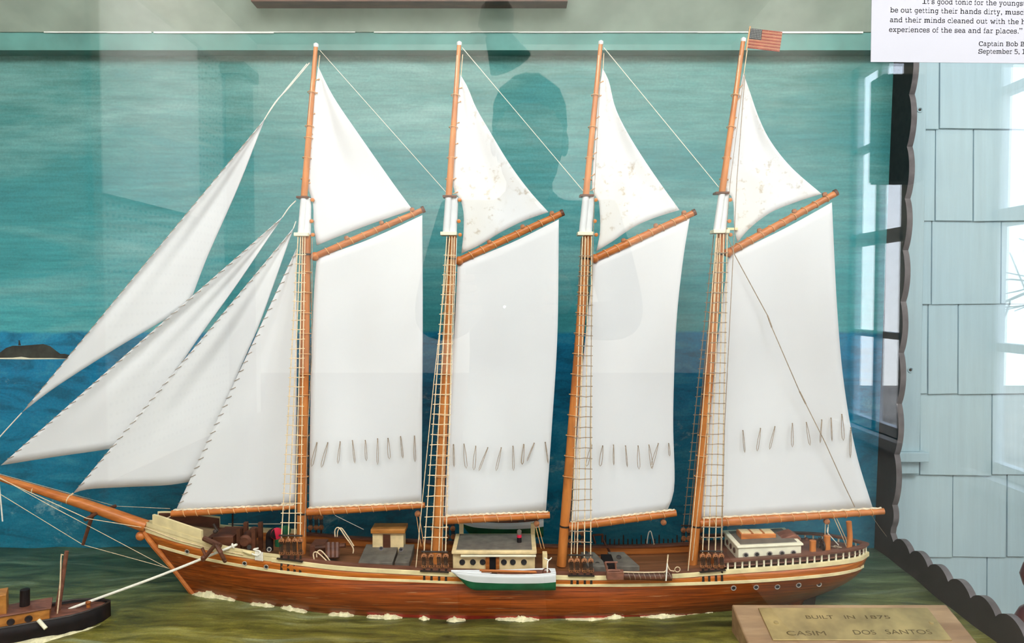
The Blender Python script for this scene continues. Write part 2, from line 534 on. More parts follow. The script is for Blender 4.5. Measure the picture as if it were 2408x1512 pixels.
M['star'] = plain('star_thread', (0.42, 0.45, 0.45), 0.7, 0.1, 120)
M['island'] = plain('dark_island_paint', (0.035, 0.04, 0.032), 0.7, 0.6, 40)
M['rust'] = wood('tug_deck_wood', (0.16, 0.055, 0.03), (0.30, 0.115, 0.07), (30, 80, 60), 0.5)
m_, n_, b_ = node_mat('phone_torch')
b_.inputs['Emission Color'].default_value = (1, 1, 1, 1); b_.inputs['Emission Strength'].default_value = 60
M['led'] = m_


def structure(name, mb, mats, **k):
    o = mb.build(name, mats, **k); o['kind'] = 'structure'; return o


# ------------------------------------------------------------------ the room behind the lens (seen mirrored in the glass)
LX, RX, RY = -1.30, 1.12, -2.6
structure('floor', MB().box((LX - .1, RY - .1, FLOOR - .05), (RX + .1, WY + .05, FLOOR)), M['roomfloor'])
structure('ceiling', MB().box((LX - .1, RY - .1, CEIL), (RX + .1, WY + .05, CEIL + .05)), M['wall'])
structure('wall_left', MB().box((LX - .1, RY - .1, FLOOR), (LX, WY + .05, CEIL)), M['wall'])
structure('wall_rear', MB().box((LX, RY - .1, FLOOR), (RX, RY, CEIL)), M['wall'])
wins = [(-1.24, -0.90, -0.42, 0.74), (-0.52, 0.02, -0.42, 0.74)]   # y0, y1, z0, z1 of the windows in the right wall
mb = MB()
ys = [RY - .1, wins[0][0], wins[0][1], wins[1][0], wins[1][1], WY + .05]
for i in range(5):
    if i in (1, 3):
        mb.box((RX, ys[i], FLOOR), (RX + .04, ys[i+1], wins[0][2])); mb.box((RX, ys[i], wins[0][3]), (RX + .04, ys[i+1], CEIL))
    else:
        mb.box((RX, ys[i], FLOOR), (RX + .04, ys[i+1], CEIL))
structure('wall_right', mb, M['wall'])
for k, (y0, y1, z0, z1) in enumerate(wins):
    mb = MB(); w = 0.03
    for a, b in (((y0, z0), (y1, z0 + w)), ((y0, z1 - w), (y1, z1)), ((y0, z0), (y0 + w, z1)), ((y1 - w, z0), (y1, z1)),
                 (((y0 + y1)/2 - .012, z0), ((y0 + y1)/2 + .012, z1)), ((y0, .16), (y1, .20)), ((y0, -.13), (y1, -.11)), ((y0, .46), (y1, .48))):
        mb.box((RX + .01, a[0], a[1]), (RX + .032, b[0], b[1]))
    mb.box((RX - .03, y0 - .04, z0 - .03), (RX + .02, y1 + .04, z0))
    o = structure('window_%d' % (k + 2), mb, M['white'])
    MB().box((RX + .019, y0 + w, z0 + w), (RX + .022, y1 - w, z1 - w)).build('pane', M['pane'], o)
structure('added_wainscot_left', MB().box((LX, RY, FLOOR), (LX + .008, .3, -.60)), M['dark'])  # dark wainscot added to keep the mirrored lower room dark
structure('added_wainscot_rear', MB().box((LX, RY, FLOOR), (RX, RY + .008, -.40)), M['dark'])  # same added dark band along the rear wall
# things in the room
P0, P1 = behind(205, 500, 2.28), behind(568, 500, 3.58)
pg = MB().box((LX + .003, P1.y, -.55), (LX + .012, P0.y, 1.03)).build('pegboard', M['peg'])
pg['label'] = 'large white pegboard with rows of holes on the room wall, mirrored in the glass'; pg['category'] = 'pegboard'
P2 = behind(455, 300, 3.04)
wb = MB().box((LX + .014, P2.y, .32), (LX + .03, P0.y, 1.0)).build('display_board', M['board'])
wb['label'] = 'blank white board hung over the pegboard, a pale panel mirrored in the glass'; wb['category'] = 'board'
P3, P4 = behind(508, 300, 3.33), behind(548, 300, 3.48)
pc = thing('post', 'dark square post in front of the pegboard, mirrored in the glass', 'post', (LX + .06, P3.y, FLOOR))
MB().box((LX + .03, P4.y, FLOOR), (LX + .10, P3.y, .98)).build('shaft', M['dark'], pc)
MB().box((LX + .015, P4.y - .02, .98), (LX + .12, P3.y + .02, 1.03)).build('capital', M['dark'], pc)
dr = thing('door_3', 'dark panelled door in the room wall, mirrored in the glass', 'door', (LX, -.85, FLOOR))
dr['kind'] = 'structure'
MB().box((LX, -1.0, FLOOR), (LX + .03, -.55, .95)).build('door_leaf', M['dark'], dr)
MB().box((LX, -.55, FLOOR), (LX + .045, -.50, 1.0)).box((LX, -1.05, FLOOR), (LX + .045, -1.0, 1.0)).box((LX, -1.05, .95), (LX + .045, -.5, 1.0)).build('door_frame', M['rail'], dr)
wc = thing('reflection_blocker', 'dark cabinet-like box added beside the side window to darken part of its reflection', 'cabinet', (RX - .06, -.81, .30))  # box added to block part of the bright window reflection
MB().box((1.005, -.86, .31), (RX - .002, -.79, .60)).build('blocker_body', M['charcoal'], wc, bevel=.004)
MB().box((1.000, -.855, .315), (1.005, -.795, .595)).build('blocker_front', M['dark'], wc, bevel=.001)
# ceiling spot lamp
S0, S1 = behind(1140, 20, 2.5), behind(1195, 150, 2.5)
sl = thing('spot_lamp', 'grey ceiling spot lamp, its shade mirrored above the head of the photographer', 'lamp', (behind(1190, 20, 2.5).x, S0.y, CEIL))
a0 = behind(1170, 20, 2.5); a1 = behind(1165, 75, 2.5); a2 = behind(1200, 148, 2.5)
MB().tube([(a0.x, a0.y, CEIL), a0 + V((0, 0, .05))], .012, 8).build('stem', M['charcoale'], sl)
MB().lathe(a0, a1 - a0, [(-.03, .03), (0, .055), (.06, .06), (.085, .035)], 20).build('lamp_housing', M['charcoale'], sl)
MB().lathe(a1 + (a2 - a1)*.05, a2 - a1, [(0, .04), (.05, .055), (.11, .075), (.112, .07)], 20).build('lamp_shade', M['charcoal'], sl)
# trees and ground outside the side windows
structure('ground', MB().box((RX + .15, -14, FLOOR - .6), (30, 12, FLOOR - .5)), M['earth'])
def tree(x, y, h, label, seed):
    rnd = random.Random(seed)
    br = MB(); tr = br
    top = V((x + rnd.uniform(-.2, .2), y + rnd.uniform(-.2, .2), FLOOR - .5 + h))
    b0 = V((x, y, FLOOR - .5))
    tr.tube([b0, b0.lerp(top, .35) + V((.05, .06, 0)), b0.lerp(top, .7), top], [h*.03, h*.022, h*.014, h*.004], 8)
    def grow(p, d, l, r, lev):
        q = p + d * l
        mid = p.lerp(q, .5) + V([rnd.uniform(-.06, .06) * l for _ in range(3)])
        br.tube([p, mid, q], [r, r*.8, r*.5], 5)
        if lev:
            for _ in range(3):
                d2 = (d + V([rnd.uniform(-.75, .75) for _ in range(3)])).normalized()
                grow(p.lerp(q, rnd.uniform(.4, 1)), d2, l*.62, r*.5, lev - 1)
    for k in range(11):
        f = .25 + .07 * k; q = rnd.uniform(0, 2*PI)
        grow(b0.lerp(top, f), V((math.cos(q), math.sin(q), .55)).normalized(), h*.3*(1.1 - f), h*.011*(1.2 - f), 3)
    br.build('bare_tree', M['bark'], None, label=label, category='tree', group='bare trees outside the side windows')
tree(4.2, -2.2, 5.0, 'bare leafless tree outside the side window nearest the paper note, mirrored in the glass', 1)
tree(5.0, -.6, 5.5, 'bare leafless tree beyond the window mirrored over the shingles', 2)
tree(7.5, -4.0, 6.5, 'tall bare tree farthest out behind the side windows, mirrored small', 3)

# the photographer
HX, HY = .04, -.51
per = thing('person', 'person in dark clothing holding up a phone, a dark silhouette mirrored in the glass', 'person', (HX, HY, FLOOR))
def skin_figure(name, verts, edges, radii, mat, parent, sub=2, root=0):
    me = bpy.data.meshes.new(name)
    me.from_pydata([tuple(V(v) - ORIGIN[parent]) for v in verts], edges, []); me.materials.append(mat)
    o = bpy.data.objects.new(name, me); COL.objects.link(o); o.parent = parent; ORIGIN[o] = ORIGIN[parent].copy()
    md = o.modifiers.new('skin', 'SKIN'); md.use_smooth_shade = True
    for i, r in enumerate(radii):
        r = r if isinstance(r, tuple) else (r, r)
        me.skin_vertices[0].data[i].radius = r
        me.skin_vertices[0].data[i].use_root = (i == root)
    s = o.modifiers.new('sub', 'SUBSURF'); s.levels = sub; s.render_levels = sub
    return o
B_ = lambda x, y, z: (HX + x, HY + y, z)
vb = [B_(0, -.03, -.38), B_(0, -.02, -.18), B_(0, -.01, .02), B_(0, -.01, .14), B_(0, .0, .21), B_(0, .012, .27),   # 0-5 pelvis..neck
      B_(-.17, -.01, .175), B_(-.225, .02, -.06), B_(-.155, .27, -.05), B_(-.11, .42, -.015),                        # 6-9 left arm
      B_(.17, -.01, .175), B_(.225, .02, -.06), B_(.10, .27, -.05), B_(.045, .42, -.015),                            # 10-13
      B_(-.10, -.03, -.46), B_(-.11, -.02, -.88), B_(-.115, -.05, -1.27), B_(-.125, .09, -1.315),                    # 14-17 leg
      B_(.10, -.03, -.46), B_(.11, -.02, -.88), B_(.115, -.05, -1.27), B_(.125, .09, -1.315)]
eb = [(0,1),(1,2),(2,3),(3,4),(4,5),(3,6),(6,7),(7,8),(8,9),(3,10),(10,11),(11,12),(12,13),(0,14),(14,15),(15,16),(16,17),(0,18),(18,19),(19,20),(20,21)]
rb = [(.16,.12),(.145,.105),(.16,.115),(.15,.10),(.07,.07),(.058,.06),.07,.052,.04,.030,.07,.052,.04,.030,.088,.062,.048,.04,.088,.062,.048,.04]
body = skin_figure('body', vb, eb, rb, M['cloth'], per)
hd = MB()
hz = .364
rows = [(-.135,.030,.045,.035),(-.12,.046,.062,.022),(-.085,.062,.080,.010),(-.04,.072,.092,.002),(.01,.078,.098,-.004),(.06,.078,.098,-.008),(.10,.064,.080,-.012),(.125,.036,.045,-.014),(.133,.004,.004,-.014)]
ring = []
for dz, rx, ry, oy in rows:
    ring.append([V((HX + rx*math.cos(2*PI*j/24), HY + .03 + oy + ry*math.sin(2*PI*j/24), hz + dz)) for j in range(25)])
hd.grid(ring)
hd.lathe((HX, HY + .125, hz - .035), (0, .5, -1), [(-.03, .006), (0, .013), (.016, .014), (.022, .006)], 10)      # nose
for s in (-1, 1):
    hd.ball((HX + s*.080, HY + .03, hz - .015), .03, 10, 0, (.35, .6, 1))                                       # ears
    hd.ball((HX + s*.030, HY + .112, hz), .012, 10)                                                               # eyes
hd.ball((HX, HY + .112, hz - .075), .022, 10, 0, (1, .5, .35))                                                   # mouth
hd.lathe((HX, HY + .012, .20), (0, .1, 1), [(0, .060), (.06, .053), (.11, .054)], 16)
hd.build('head', M['skin'], per)
hr = MB(); ring = []
rn = random.Random(3)
for dz, rx, ry, oy in [(-.05,.074,.07,-.03),(-.01,.083,.086,-.022),(.03,.086,.098,-.014),(.07,.084,.104,-.010),(.108,.07,.088,-.012),(.136,.04,.05,-.014),(.146,.004,.004,-.014)]:
    ring.append([V((HX + rx*(1 + rn.uniform(-.03, .03))*math.cos(2*PI*j/24), HY + .03 + oy + ry*math.sin(2*PI*j/24)*(1 if math.sin(2*PI*j/24) < 0 or dz > .02 else .55), hz + dz + rn.uniform(-.003, .003))) for j in range(24)])
for r_ in ring: r_.append(r_[0].copy())
hr.grid(ring); hr.build('hair', M['hair'], per, sharp=80)
for s, px_ in ((-1, -.072), (1, .072)):                              # hands closed on the short sides of the phone
    hv = [(px_ - .0 + s*.014, -.085, -.016), (px_ + s*.016, -.05, -.010), (px_ + s*.016, -.03, 0)]
    he = [(0, 1), (1, 2)]; hrd = [.026, .022, .018]
    for q in range(4):
        z = .026 - .017*q; k = len(hv)
        hv += [(px_ + s*.018, -.014, z), (px_ + s*.008, .0075, z + .002), (px_ - s*(.012 + .004*q), .009, z + .003)]
        he += [(2, k), (k, k + 1), (k + 1, k + 2)]; hrd += [.0085, .008, .007]
    k = len(hv)
    hv += [(px_ + s*.004, -.045, .014), (px_ - s*.010, -.026, .006), (px_ - s*.026, -.022, -.002)]
    he += [(1, k), (k, k + 1), (k + 1, k + 2)]; hrd += [.011, .0095, .008]
    skin_figure('hand', hv, he, hrd, M['skin'], per, 1)
ph = thing('phone', 'dark phone with its torch lit, held by the photographer, mirrored as a bright dot', 'phone', (0, -.01, -.036))
MB().box((-.078, -.016, -.036), (.078, -.008, .036)).build('phone_body', M['black'], ph, bevel=.002)
MB().lathe((-.0125, -.0085, -.019), (0, 1, 0), [(0, .002), (.0006, .002)], 12).build('torch_light', M['led'], ph)

# ------------------------------------------------------------------ glass and wall
structure('window_1', MB().box((-1.15, GY, -.62), (RX - .01, GY + .004, .62)), M['glass'])
structure('wall_back', MB().box((LX, WY, FLOOR), (RX, WY + .05, CEIL)), M['shingle'])
rowsz = [95, 305, 520, 715, 925, 1115, 1307, 1515]
joints = [[2195, 2450], [2190, 2278, 2450], [2186, 2348], [2180, 2252, 2425], [2165, 2335], [2075, 2247, 2375], [2180, 2333]]
sh = MB()
rj = random.Random(5)
for k in range(7):
    z1 = W(2250, rowsz[k], WY).z; z0 = W(2250, rowsz[k+1], WY).z
    xs = [W(p, 700, WY).x for p in joints[k]]
    xs = [W(2060, 700, WY).x] + xs + [RX]
    for i in range(len(xs) - 1):
        g = (.0008, .0014, .0006)[(k*2 + i) % 3]
        a, b = xs[i] + g, xs[i+1] - g
        if b - a < .01: continue
        t = .0062 + rj.uniform(0, .0015); j = rj.uniform(-.0012, .0012)
        sh.hexa([(a, WY, z0 + j), (b, WY, z0 - j), (b, WY - t, z0 - j), (a, WY - t, z0 + j)],
                [(a, WY, z1 + .01), (b, WY, z1 + .01), (b, WY - .0028, z1 + .01), (a, WY - .0028, z1 + .01)])
structure('wall_shingles', sh, M['shingle'], bevel=.0006)
tb = MB()
tx0, tx1 = W(2075, 600, WY - .02).x, W(2172, 600, WY - .02).x
zt, zb = .72, W(2150, 1062, WY - .02).z
tb.box((tx0, WY - .020, zb), (tx1, WY, zt))
tb.box((tx0, WY - .030, W(2150, 1087, WY - .03).z), (W(2186, 1070, WY - .03).x, WY, zb))
tb.box((tx0, WY - .018, W(2150, 1115, WY - .02).z), (W(2164, 1070, WY - .02).x, WY, zb))
trim = structure('trim_1', tb, M['shingle'], bevel=.001)
for px, py in ((2163, 258), (2141, 870)):
    p = W(px, py, WY - .0205)
    MB().lathe(p, (0, -1, 0), [(-.003, .0022), (.0003, .0022), (.0006, .0014)], 12, 1).torus(p, (0, 1, 0), .0042, .0010, 18, 6, 0).build('screw', [M['shingle'], M['iron']], trim)

# ------------------------------------------------------------------ the display case
case = thing('display_case', 'painted ship display case, blue sea backdrop and green sea board with dark scalloped side', 'display case', (0, 1.0, BZ - .02))
bx0, bx1 = -1.02, W(2072, 700, BY).x
MB().box((bx0, BY, BZ - .02), (bx1 + .03, BY + .012, .46)).build('painted_backdrop', M['backdrop'], case)
# island painted on the backdrop
isl = [(-40, 838), (0, 829), (14, 818), (30, 813), (50, 813), (75, 811), (102, 809), (118, 814), (132, 825), (142, 832), (152, 832), (170, 836), (165, 843), (80, 843), (-40, 843)]
MB().prism([W(x, y, BY - .0002) for x, y in isl], (0, .0008, 0)).prism([W(x, y, BY - .0002) for x, y in ((43, 812), (44, 800), (46, 800), (49, 812))], (0, .0008, 0)).build('painted_island', M['island'], case)
MB().prism([W(x, y, BY - .0003) for x, y in ((-20, 842), (30, 841), (50, 839), (70, 842), (120, 842), (165, 844), (60, 845), (-20, 844))], (0, .0008, 0)).build('painted_surf', M['creamw'], case)
def sea_z(x, y):
    z = BZ + 0.0142 * math.exp(-((x + .44) / .12)**2 / 2 - ((y - 1.01) / .10)**2 / 2)
    z += .0012 * math.sin(x*31 + y*17) * math.sin(y*43 - x*9) + .0008*math.sin(x*67 - y*29)
    return z
g = []
ny, nx = 60, 150
for i in range(ny + 1):
    y = .66 + (BY - .66) * i / ny
    xr = .6075 - (BY - y) * .057 + .001
    g.append([V((bx0 + (xr - bx0) * j / nx, y, sea_z(bx0 + (xr - bx0) * j / nx, y))) for j in range(nx + 1)])
base = MB().grid(g).build('painted_sea_board', M['seabase'], case, solid=.0)
MB().box((bx0, .66, BZ - .03), (.57, BY, BZ - .008)).build('base_board', M['dark'], case)
# scalloped side panel: an L of one board, narrow upright against the wall and a low rail running to the front
sx = .6075
xat = lambda y: sx - (BY - y) * .057
def bumps(p0, p1, n_, h, out):
    res = []
    d = V(p1) - V(p0)
    for k in range(n_):
        for q in range(10):
            t = (k + q / 10) / n_
            res.append(V(p0) + d * t + V(out) * (h * math.sin(PI * q / 10) ** .75))
    return res
# (y, z) outline: the front edge of the upright, then the top edge of the rail
ey = 1.176
up = bumps((ey, -.3336 + .081*10), (ey, -.3336), 10, .011, (-1, 0)) + bumps((ey, -.3336), (ey + .004, -.374), 1, .009, (-1, 0))
lowr = bumps((1.1664, -.3905), (1.1664 - .0547*9, -.3905), 9, .0125, (0, 1))
outline = [V((BY + .02, -.3336 + .81))] + up + [V((ey + .002, -.380))] + lowr + [V((1.1664 - .0547*9, -.3905)), V((1.1664 - .0547*9, BZ - .02)), V((BY + .02, BZ - .02))]
lean = lambda z: max(0, (z - BZ)) * .023
th = .009
pan = MB()
n_ = len(outline)
pv = [(xat(p[0]) + lean(p[1]), p[0], p[1]) for p in outline] + [(xat(p[0]) + th + lean(p[1]), p[0], p[1]) for p in outline]
pan.add(pv, [list(range(n_)), list(range(n_, 2*n_))[::-1]], 0)
pan.add(pv, [[i, (i+1) % n_, n_ + (i+1) % n_, n_ + i] for i in range(n_)], 1)
pan.build('scalloped_side_panel', [M['charcoal'], M['charcoale']], case, sharp=30)
# top of the case
zt = W(1204, 75, BY - .03).z
ct = W(1204, -12, BY - .075)
MB().hexa([(bx0, BY - .030, zt), (sx + .03, BY - .030, zt), (sx + .03, BY + .012, zt + .004), (bx0, BY + .012, zt + .004)],
          [(bx0, ct.y, ct.z), (sx + .03, ct.y, ct.z), (sx + .03, ct.y + .02, ct.z + .012), (bx0, ct.y + .02, ct.z + .012)]).build('cove_board', M['casetop'], case)
MB().box((bx0, BY - .028, W(1204, 118, BY - .028).z), (sx + .012, BY, zt)).build('batten', M['batten'], case)
cb = MB(); rc = random.Random(9)
x = W(130, 75, BY).x
while x < W(1960, 75, BY).x:
    l = rc.uniform(.05, .16); h = rc.uniform(.0006, .0022)
    cb.box((x, BY - .0305, zt - h), (x + l, BY - .0275, zt + .0005)); x += l + rc.choice([0, 0, .004, .03])
cb.build('caulk_line', M['caulk'], case)
q0, q1 = W(590, 3, ct.y - .012), W(1335, 3, ct.y - .012)
MB().box((q0.x, q0.y, q0.z), (q1.x, q0.y + .03, q0.z + .02)).build('front_lath', M['dark'], case)

# ------------------------------------------------------------------ hull of the schooner
ship = thing('model_schooner', 'four masted wooden model schooner with white sails, towed behind the little tug', 'model ship', (0.0, YC, BZ))
TR = [(343,1250),(420,1275),(520,1300),(600,1314),(660,1322),(800,1339),(980,1350),(1060,1354),(1310,1361),(1420,1362),(1580,1358),(1700,1349),(1800,1342),(1900,1334),(2000,1322),(2030,1314),(2040,1306)]
TBR = [(343,.0012),(400,.017),(500,.034),(600,.046),(700,.052),(900,.056),(1300,.056),(1600,.054),(1800,.050),(1900,.046),(1970,.038),(2010,.027),(2030,.014),(2040,0)]
TS = [(372,1281),(470,1308),(560,1326),(660,1341),(800,1356),(980,1364),(1080,1368),(1310,1374),(1420,1374),(1580,1371),(1700,1367),(1800,1362),(1900,1354),(1970,1346),(2015,1336),(2030,1328)]
TB = [(453,1394),(560,1412),(640,1425),(760,1439),(900,1449),(1000,1454),(1300,1456),(1500,1453),(1600,1451),(1700,1445),(1800,1431),(1880,1413),(1950,1389),(1990,1369),(2012,1354),(2026,1339)]
TBB = [(453,.0008),(520,.012),(600,.024),(700,.036),(900,.048),(1300,.050),(1500,.044),(1600,.034),(1700,.021),(1800,.010),(1880,.004),(2026,.0)]
def near_R(px, up=0.0, out=0.0):
    b = interp(TBR, px)
    p = W(px, interp(TR, px), YC - b)
    if out:
        e = 4.0; q0, q1 = max(343, px - e), min(2040, px + e)
        a = W(q0, interp(TR, q0), YC - interp(TBR, q0)); c = W(q1, interp(TR, q1), YC - interp(TBR, q1))
        t = c - a; nrm = V((t.y, -t.x, 0)); nrm.normalize()
        p = p + nrm * out
    return p + V((0, 0, up))
def far(p): return V((p.x, 2*YC - p.y, p.z))
def side(f, near=True): return f if near else (lambda *a, **k: far(f(*a, **k)))
ts = []
for i in range(101):
    u = i / 100; ts.append(.5*u + .5*(.5 - .5*math.cos(PI*u)))
rowsN = []
for t in ts:
    pR = 343 + (2040 - 343)*t; pS = 372 + (2030 - 372)*t; pB = 453 + (2026 - 453)*t
    R = near_R(pR)
    b = interp(TBR, pR)
    S = W(pS, interp(TS, pS), YC - b*.99)
    Bm = W(pB, interp(TB, pB), YC - interp(TBB, pB))
    col = [R, R.lerp(S, .5) + V((0, -.0008*(b > .01), 0)), S]
    for k in range(1, 9):
        s = k / 8
        p = S.lerp(Bm, s)
        p.y -= .0075 * math.sin(PI * s) * min(1, b / .04)
        p.y = min(p.y, YC)
        col.append(p)
    col.append(Bm + V((0, (YC - Bm.y)*.15, -.014 if Bm.z < BZ + .005 else 0)))
    rowsN.append(col)
hull = MB()
for nearside in (True, False):
    G = [[p if nearside else far(p) for p in c] for c in rowsN]
    nr = len(G[0])
    o = len(hull.v); hull.v += [p.copy() for c in G for p in c]
    for i in range(len(G) - 1):
        for j in range(nr - 1):
            hull.f.append([o + i*nr + j, o + i*nr + j + 1, o + (i+1)*nr + j + 1, o + (i+1)*nr + j])
            hull.m.append(0 if j < 2 else (2 if j >= nr - 3 and 30 < i < 76 else 1))
hull_o = hull.build('hull', [M['wale'], M['hull'], M['red']], ship, solid=.0016)
# stripes, cap rails
def strip(fn, pxs, up0, up1, out, thick, mi=0, mb=None):
    mb = mb or MB()
    for nearside in (True, False):
        f = side(fn, nearside)
        rows_ = []
        for p in pxs:
            a = f(p, up0, out); b = f(p, up1, out); c = f(p, up1, out - thick); d = f(p, up0, out - thick)
            rows_.append([a, b, c, d, a.copy()])
        mb.grid(rows_, mi)
        for r_ in (rows_[0], rows_[-1]): mb.add(r_[:4], [[0, 1, 2, 3]], mi)
    return mb
def span(a, b, n): return [a + (b - a)*i/n for i in range(n + 1)]
strip(near_R, span(640, 2040, 90), -.0004, .0052, .0022, .004).build('sheer_stripe', M['cream'], ship, bevel=.0005)
def near_S(px, up=0.0, out=0.0):
    t = (px - 372) / (2030 - 372); pR = 343 + (2040 - 343)*t
    p = W(px, interp(TS, px), YC - interp(TBR, pR)*.99)
    a = near_R(max(343, pR - 4)); c = near_R(min(2040, pR + 4)); tt = c - a
    nrm = V((tt.y, -tt.x, 0)).normalized()
    return p + nrm*out + V((0, 0, up))
strip(near_S, span(374, 2029, 100), -.0032, .0008, .0016, .003).build('wale_stripe', M['cream'], ship, bevel=.0005)
# cream bow bulwark (the strip along the bow), with a seam, and the raised forecastle bulwark
BT = [(343,1226),(420,1250),(475,1268),(540,1285),(600,1296),(660,1304)]
def near_bow(px, f, out=0.0):
    p = near_R(px, 0, out); q = W(px, interp(BT, px), p.y); return p.lerp(V((p.x, p.y, q.z)), f)
for lab, f0, f1, o_ in (('bow_plank', 0, .58, .0016), ('bow_plank', .60, 1, .0022)):
    mb = MB()
    for nearside in (True, False):
        rows_ = []
        for p in span(343.5, 660, 40):
            q = [near_bow(p, f0, o_), near_bow(p, f1, o_), near_bow(p, f1, o_ - .003), near_bow(p, f0, o_ - .003)]
            if not nearside: q = [far(x) for x in q]
            rows_.append(q + [q[0].copy()])
        mb.grid(rows_); mb.add(rows_[-1][:4], [[0, 1, 2, 3]])
    mb.build(lab, M['cream'], ship)
mb = MB()
FT = [(343,1209),(365,1211),(420,1229),(476,1248)]
for nearside in (True, False):
    rows_ = []
    for p in span(361, 476, 22):
        a = near_bow(p, 1.0, .0015); z1 = W(p, interp(FT, p), a.y).z
        b = V((a.x, a.y, z1)); c = near_bow(p, 1.0, -.002); d = V((c.x, c.y, z1))
        q = [a, b, d, c]
        if not nearside: q = [far(x) for x in q]
        rows_.append(q + [q[0].copy()])
    mb.grid(rows_); mb.add(rows_[-1][:4], [[0, 1, 2, 3]]); mb.add(rows_[0][:4], [[0, 1, 2, 3]])
mb.build('forecastle_bulwark', M['cream'], ship)
mb = MB()
for nearside in (True, False):
    rows_ = []
    for p in span(363, 475, 22):
        c = near_bow(p, 1.0, -.0024); z1 = W(p, interp(FT, p), c.y).z - .0004
        q = [c + V((0, 0, -.006)), V((c.x, c.y, z1)), V((c.x, c.y + .0006, z1)), c + V((0, .0006, -.006))]
        if not nearside: q = [far(x) for x in q]
        rows_.append(q + [q[0].copy()])
    mb.grid(rows_)
mb.build('forecastle_lining', M['dark'], ship)
# cap rail along the waist
strip(near_R, span(655, 1700, 60), .0050, .0078, .0010, .0075).build('cap_rail', M['rail'], ship)
# inner bulwark planking
strip(near_R, span(420, 1700, 60), -.0065, .0051, -.0016, .002).build('bulwark', M['bulwark'], ship)
# decks
def deck(pxs, up, inset, name, mat, crown=.0012):
    rows_ = []
    for p in pxs:
        a = near_R(p, up, -inset); b = far(a)
        rows_.append([a.lerp(b, k/8) + V((0, 0, crown*math.sin(PI*k/8))) for k in range(9)])
    return MB().grid(rows_).build(name, mat, ship, solid=.0015)
deck(span(400, 1705, 60), -.0062, .0008, 'main_deck', M['deck'])
deck(span(1692, 2036, 40), .0085, .0006, 'poop_deck', M['rail'])
a = near_R(1692, -.006, -.001); b = far(a)
MB().hexa([a, b, b + V((.003, 0, 0)), a + V((.003, 0, 0))], [q + V((0, 0, .0148)) for q in (a, b, b + V((.003, 0, 0)), a + V((.003, 0, 0)))]).build('poop_bulkhead', M['bulwark'], ship)
rows_ = []
for p in span(352, 478, 20):
    q = near_bow(p, 1.0, -.002); q = q + V((0, 0, -.004)); rows_.append([q.lerp(far(q), k/6) for k in range(7)])
MB().grid(rows_).build('forecastle_deck', M['beige'], ship, solid=.002)
a = near_bow(476, 1.0, -.002) + V((0, 0, -.002)); b = far(a)
MB().hexa([a + V((0,0,-.010)), b + V((0,0,-.010)), b + V((.006, 0, -.010)), a + V((.006, 0, -.010))], [a, b, b + V((.006, 0, 0)), a + V((.006, 0, 0))]).build('forecastle_beam', M['dark'], ship)
# stem, billethead, rudder
st = [W(338, 1248, YC), W(360, 1280, YC), W(410, 1338, YC), W(456, 1398, YC)]
MB().tube(resample(st, 14), .0042, 8).build('stem', M['spar_h'], ship)
MB().ball(W(331, 1260, YC), .0066, 14).build('billethead', M['spar_h'], ship)
MB().hexa([W(1888, 1400, YC + .002), W(1920, 1398, YC + .002), W(1916, 1422, YC + .002), W(1892, 1424, YC + .002)],
          [W(1888, 1400, YC - .002), W(1920, 1398, YC - .002), W(1916, 1422, YC - .002), W(1892, 1424, YC - .002)]).build('rudder', M['iron'], ship)
# portholes in the hull
def porthole(p, nrm, r, parent, ring='chrome', name='porthole'):
    n_v = V(nrm).normalized()
    mb = MB().torus(p, n_v, r, r*.26, 18, 6, 0).lathe(p, n_v, [(-.0012, r*.95), (.0002, r*.95)], 16, 1)
    return mb.build(name, [M[ring], M['glassd']], parent)
def hull_side(px, py):
    """point on the near planking for a photo pixel"""
    best = None
    for c in rowsN:
        for a_, b_ in zip(c[:-1], c[1:]):
            for s in (0, .33, .66):
                p = a_.lerp(b_, s)
                dd = p.y / 1.0
                u = 1204 + F * p.x / (p.y*CP - p.z*SP_); v = 756 - F * (p.z*CP + p.y*SP_) / (p.y*CP - p.z*SP_)
                e = (u - px)**2 + (v - py)**2
                if best is None or e < best[0]: best = (e, p)
    p = best[1]
    return W(px, py, p.y - .0014)
for px, py in ((440, 1297), (575, 1325), (626, 1333), (1725, 1383), (1778, 1381), (1828, 1380), (1878, 1376), (1926, 1374)):
    porthole(hull_side(px, py), (0, -1, -.15), .0030 if px > 700 else .0026, hull_o)
# bowsprit with dolphin striker and spreader
bs = [W(345, 1238, YC), W(200, 1186, YC), W(0, 1124, YC), W(-70, 1103, YC)]
bow = MB().tube(bs, [.0086, .0072, .0042, .0034], 14).build('bowsprit', M['spar_h'], ship)
MB().tube([W(219, 1205, YC), W(195, 1281, YC)], [.0030, .0022], 8).build('dolphin_striker', M['dark'], bow)
MB().tube([W(201, 1222, YC - .03), W(232, 1204, YC), W(271, 1190, YC + .03)], .0026, 8).build('spreader', M['dark'], bow)
for px, py in ((80, 1149), (163, 1172)):
    MB().torus(W(px, py + 2, YC), W(0, 1124, YC) - W(200, 1186, YC), .0062 if px > 100 else .0052, .0009).build('lashing', M['rope'], bow)
def rope(pts, r, name, mat='rope', parent=ship, n=6, smooth=True):
    pts = [V(p) for p in pts]
    if smooth and len(pts) > 2: pts = resample([tuple(p) for p in pts], 6 * (len(pts) - 1))
    return MB().tube(pts, r, n).build(name, M[mat], parent)
rope([W(-60, 1125, YC), W(195, 1281, YC), W(402, 1338, YC)], .0004, 'bobstay', 'rope', smooth=False)
rope([W(-60, 1090, YC - .01), W(120, 1190, YC - .03), W(395, 1336, YC)], .0004, 'bobstay', 'rope', smooth=False)
rope([W(-60, 1098, YC), W(204, 1219, YC - .03), W(345, 1242, YC - .006)] + [near_R(p, .004, .003) for p in (420, 500, 575)], .0005, 'bowsprit_guy', 'rope', smooth=False)
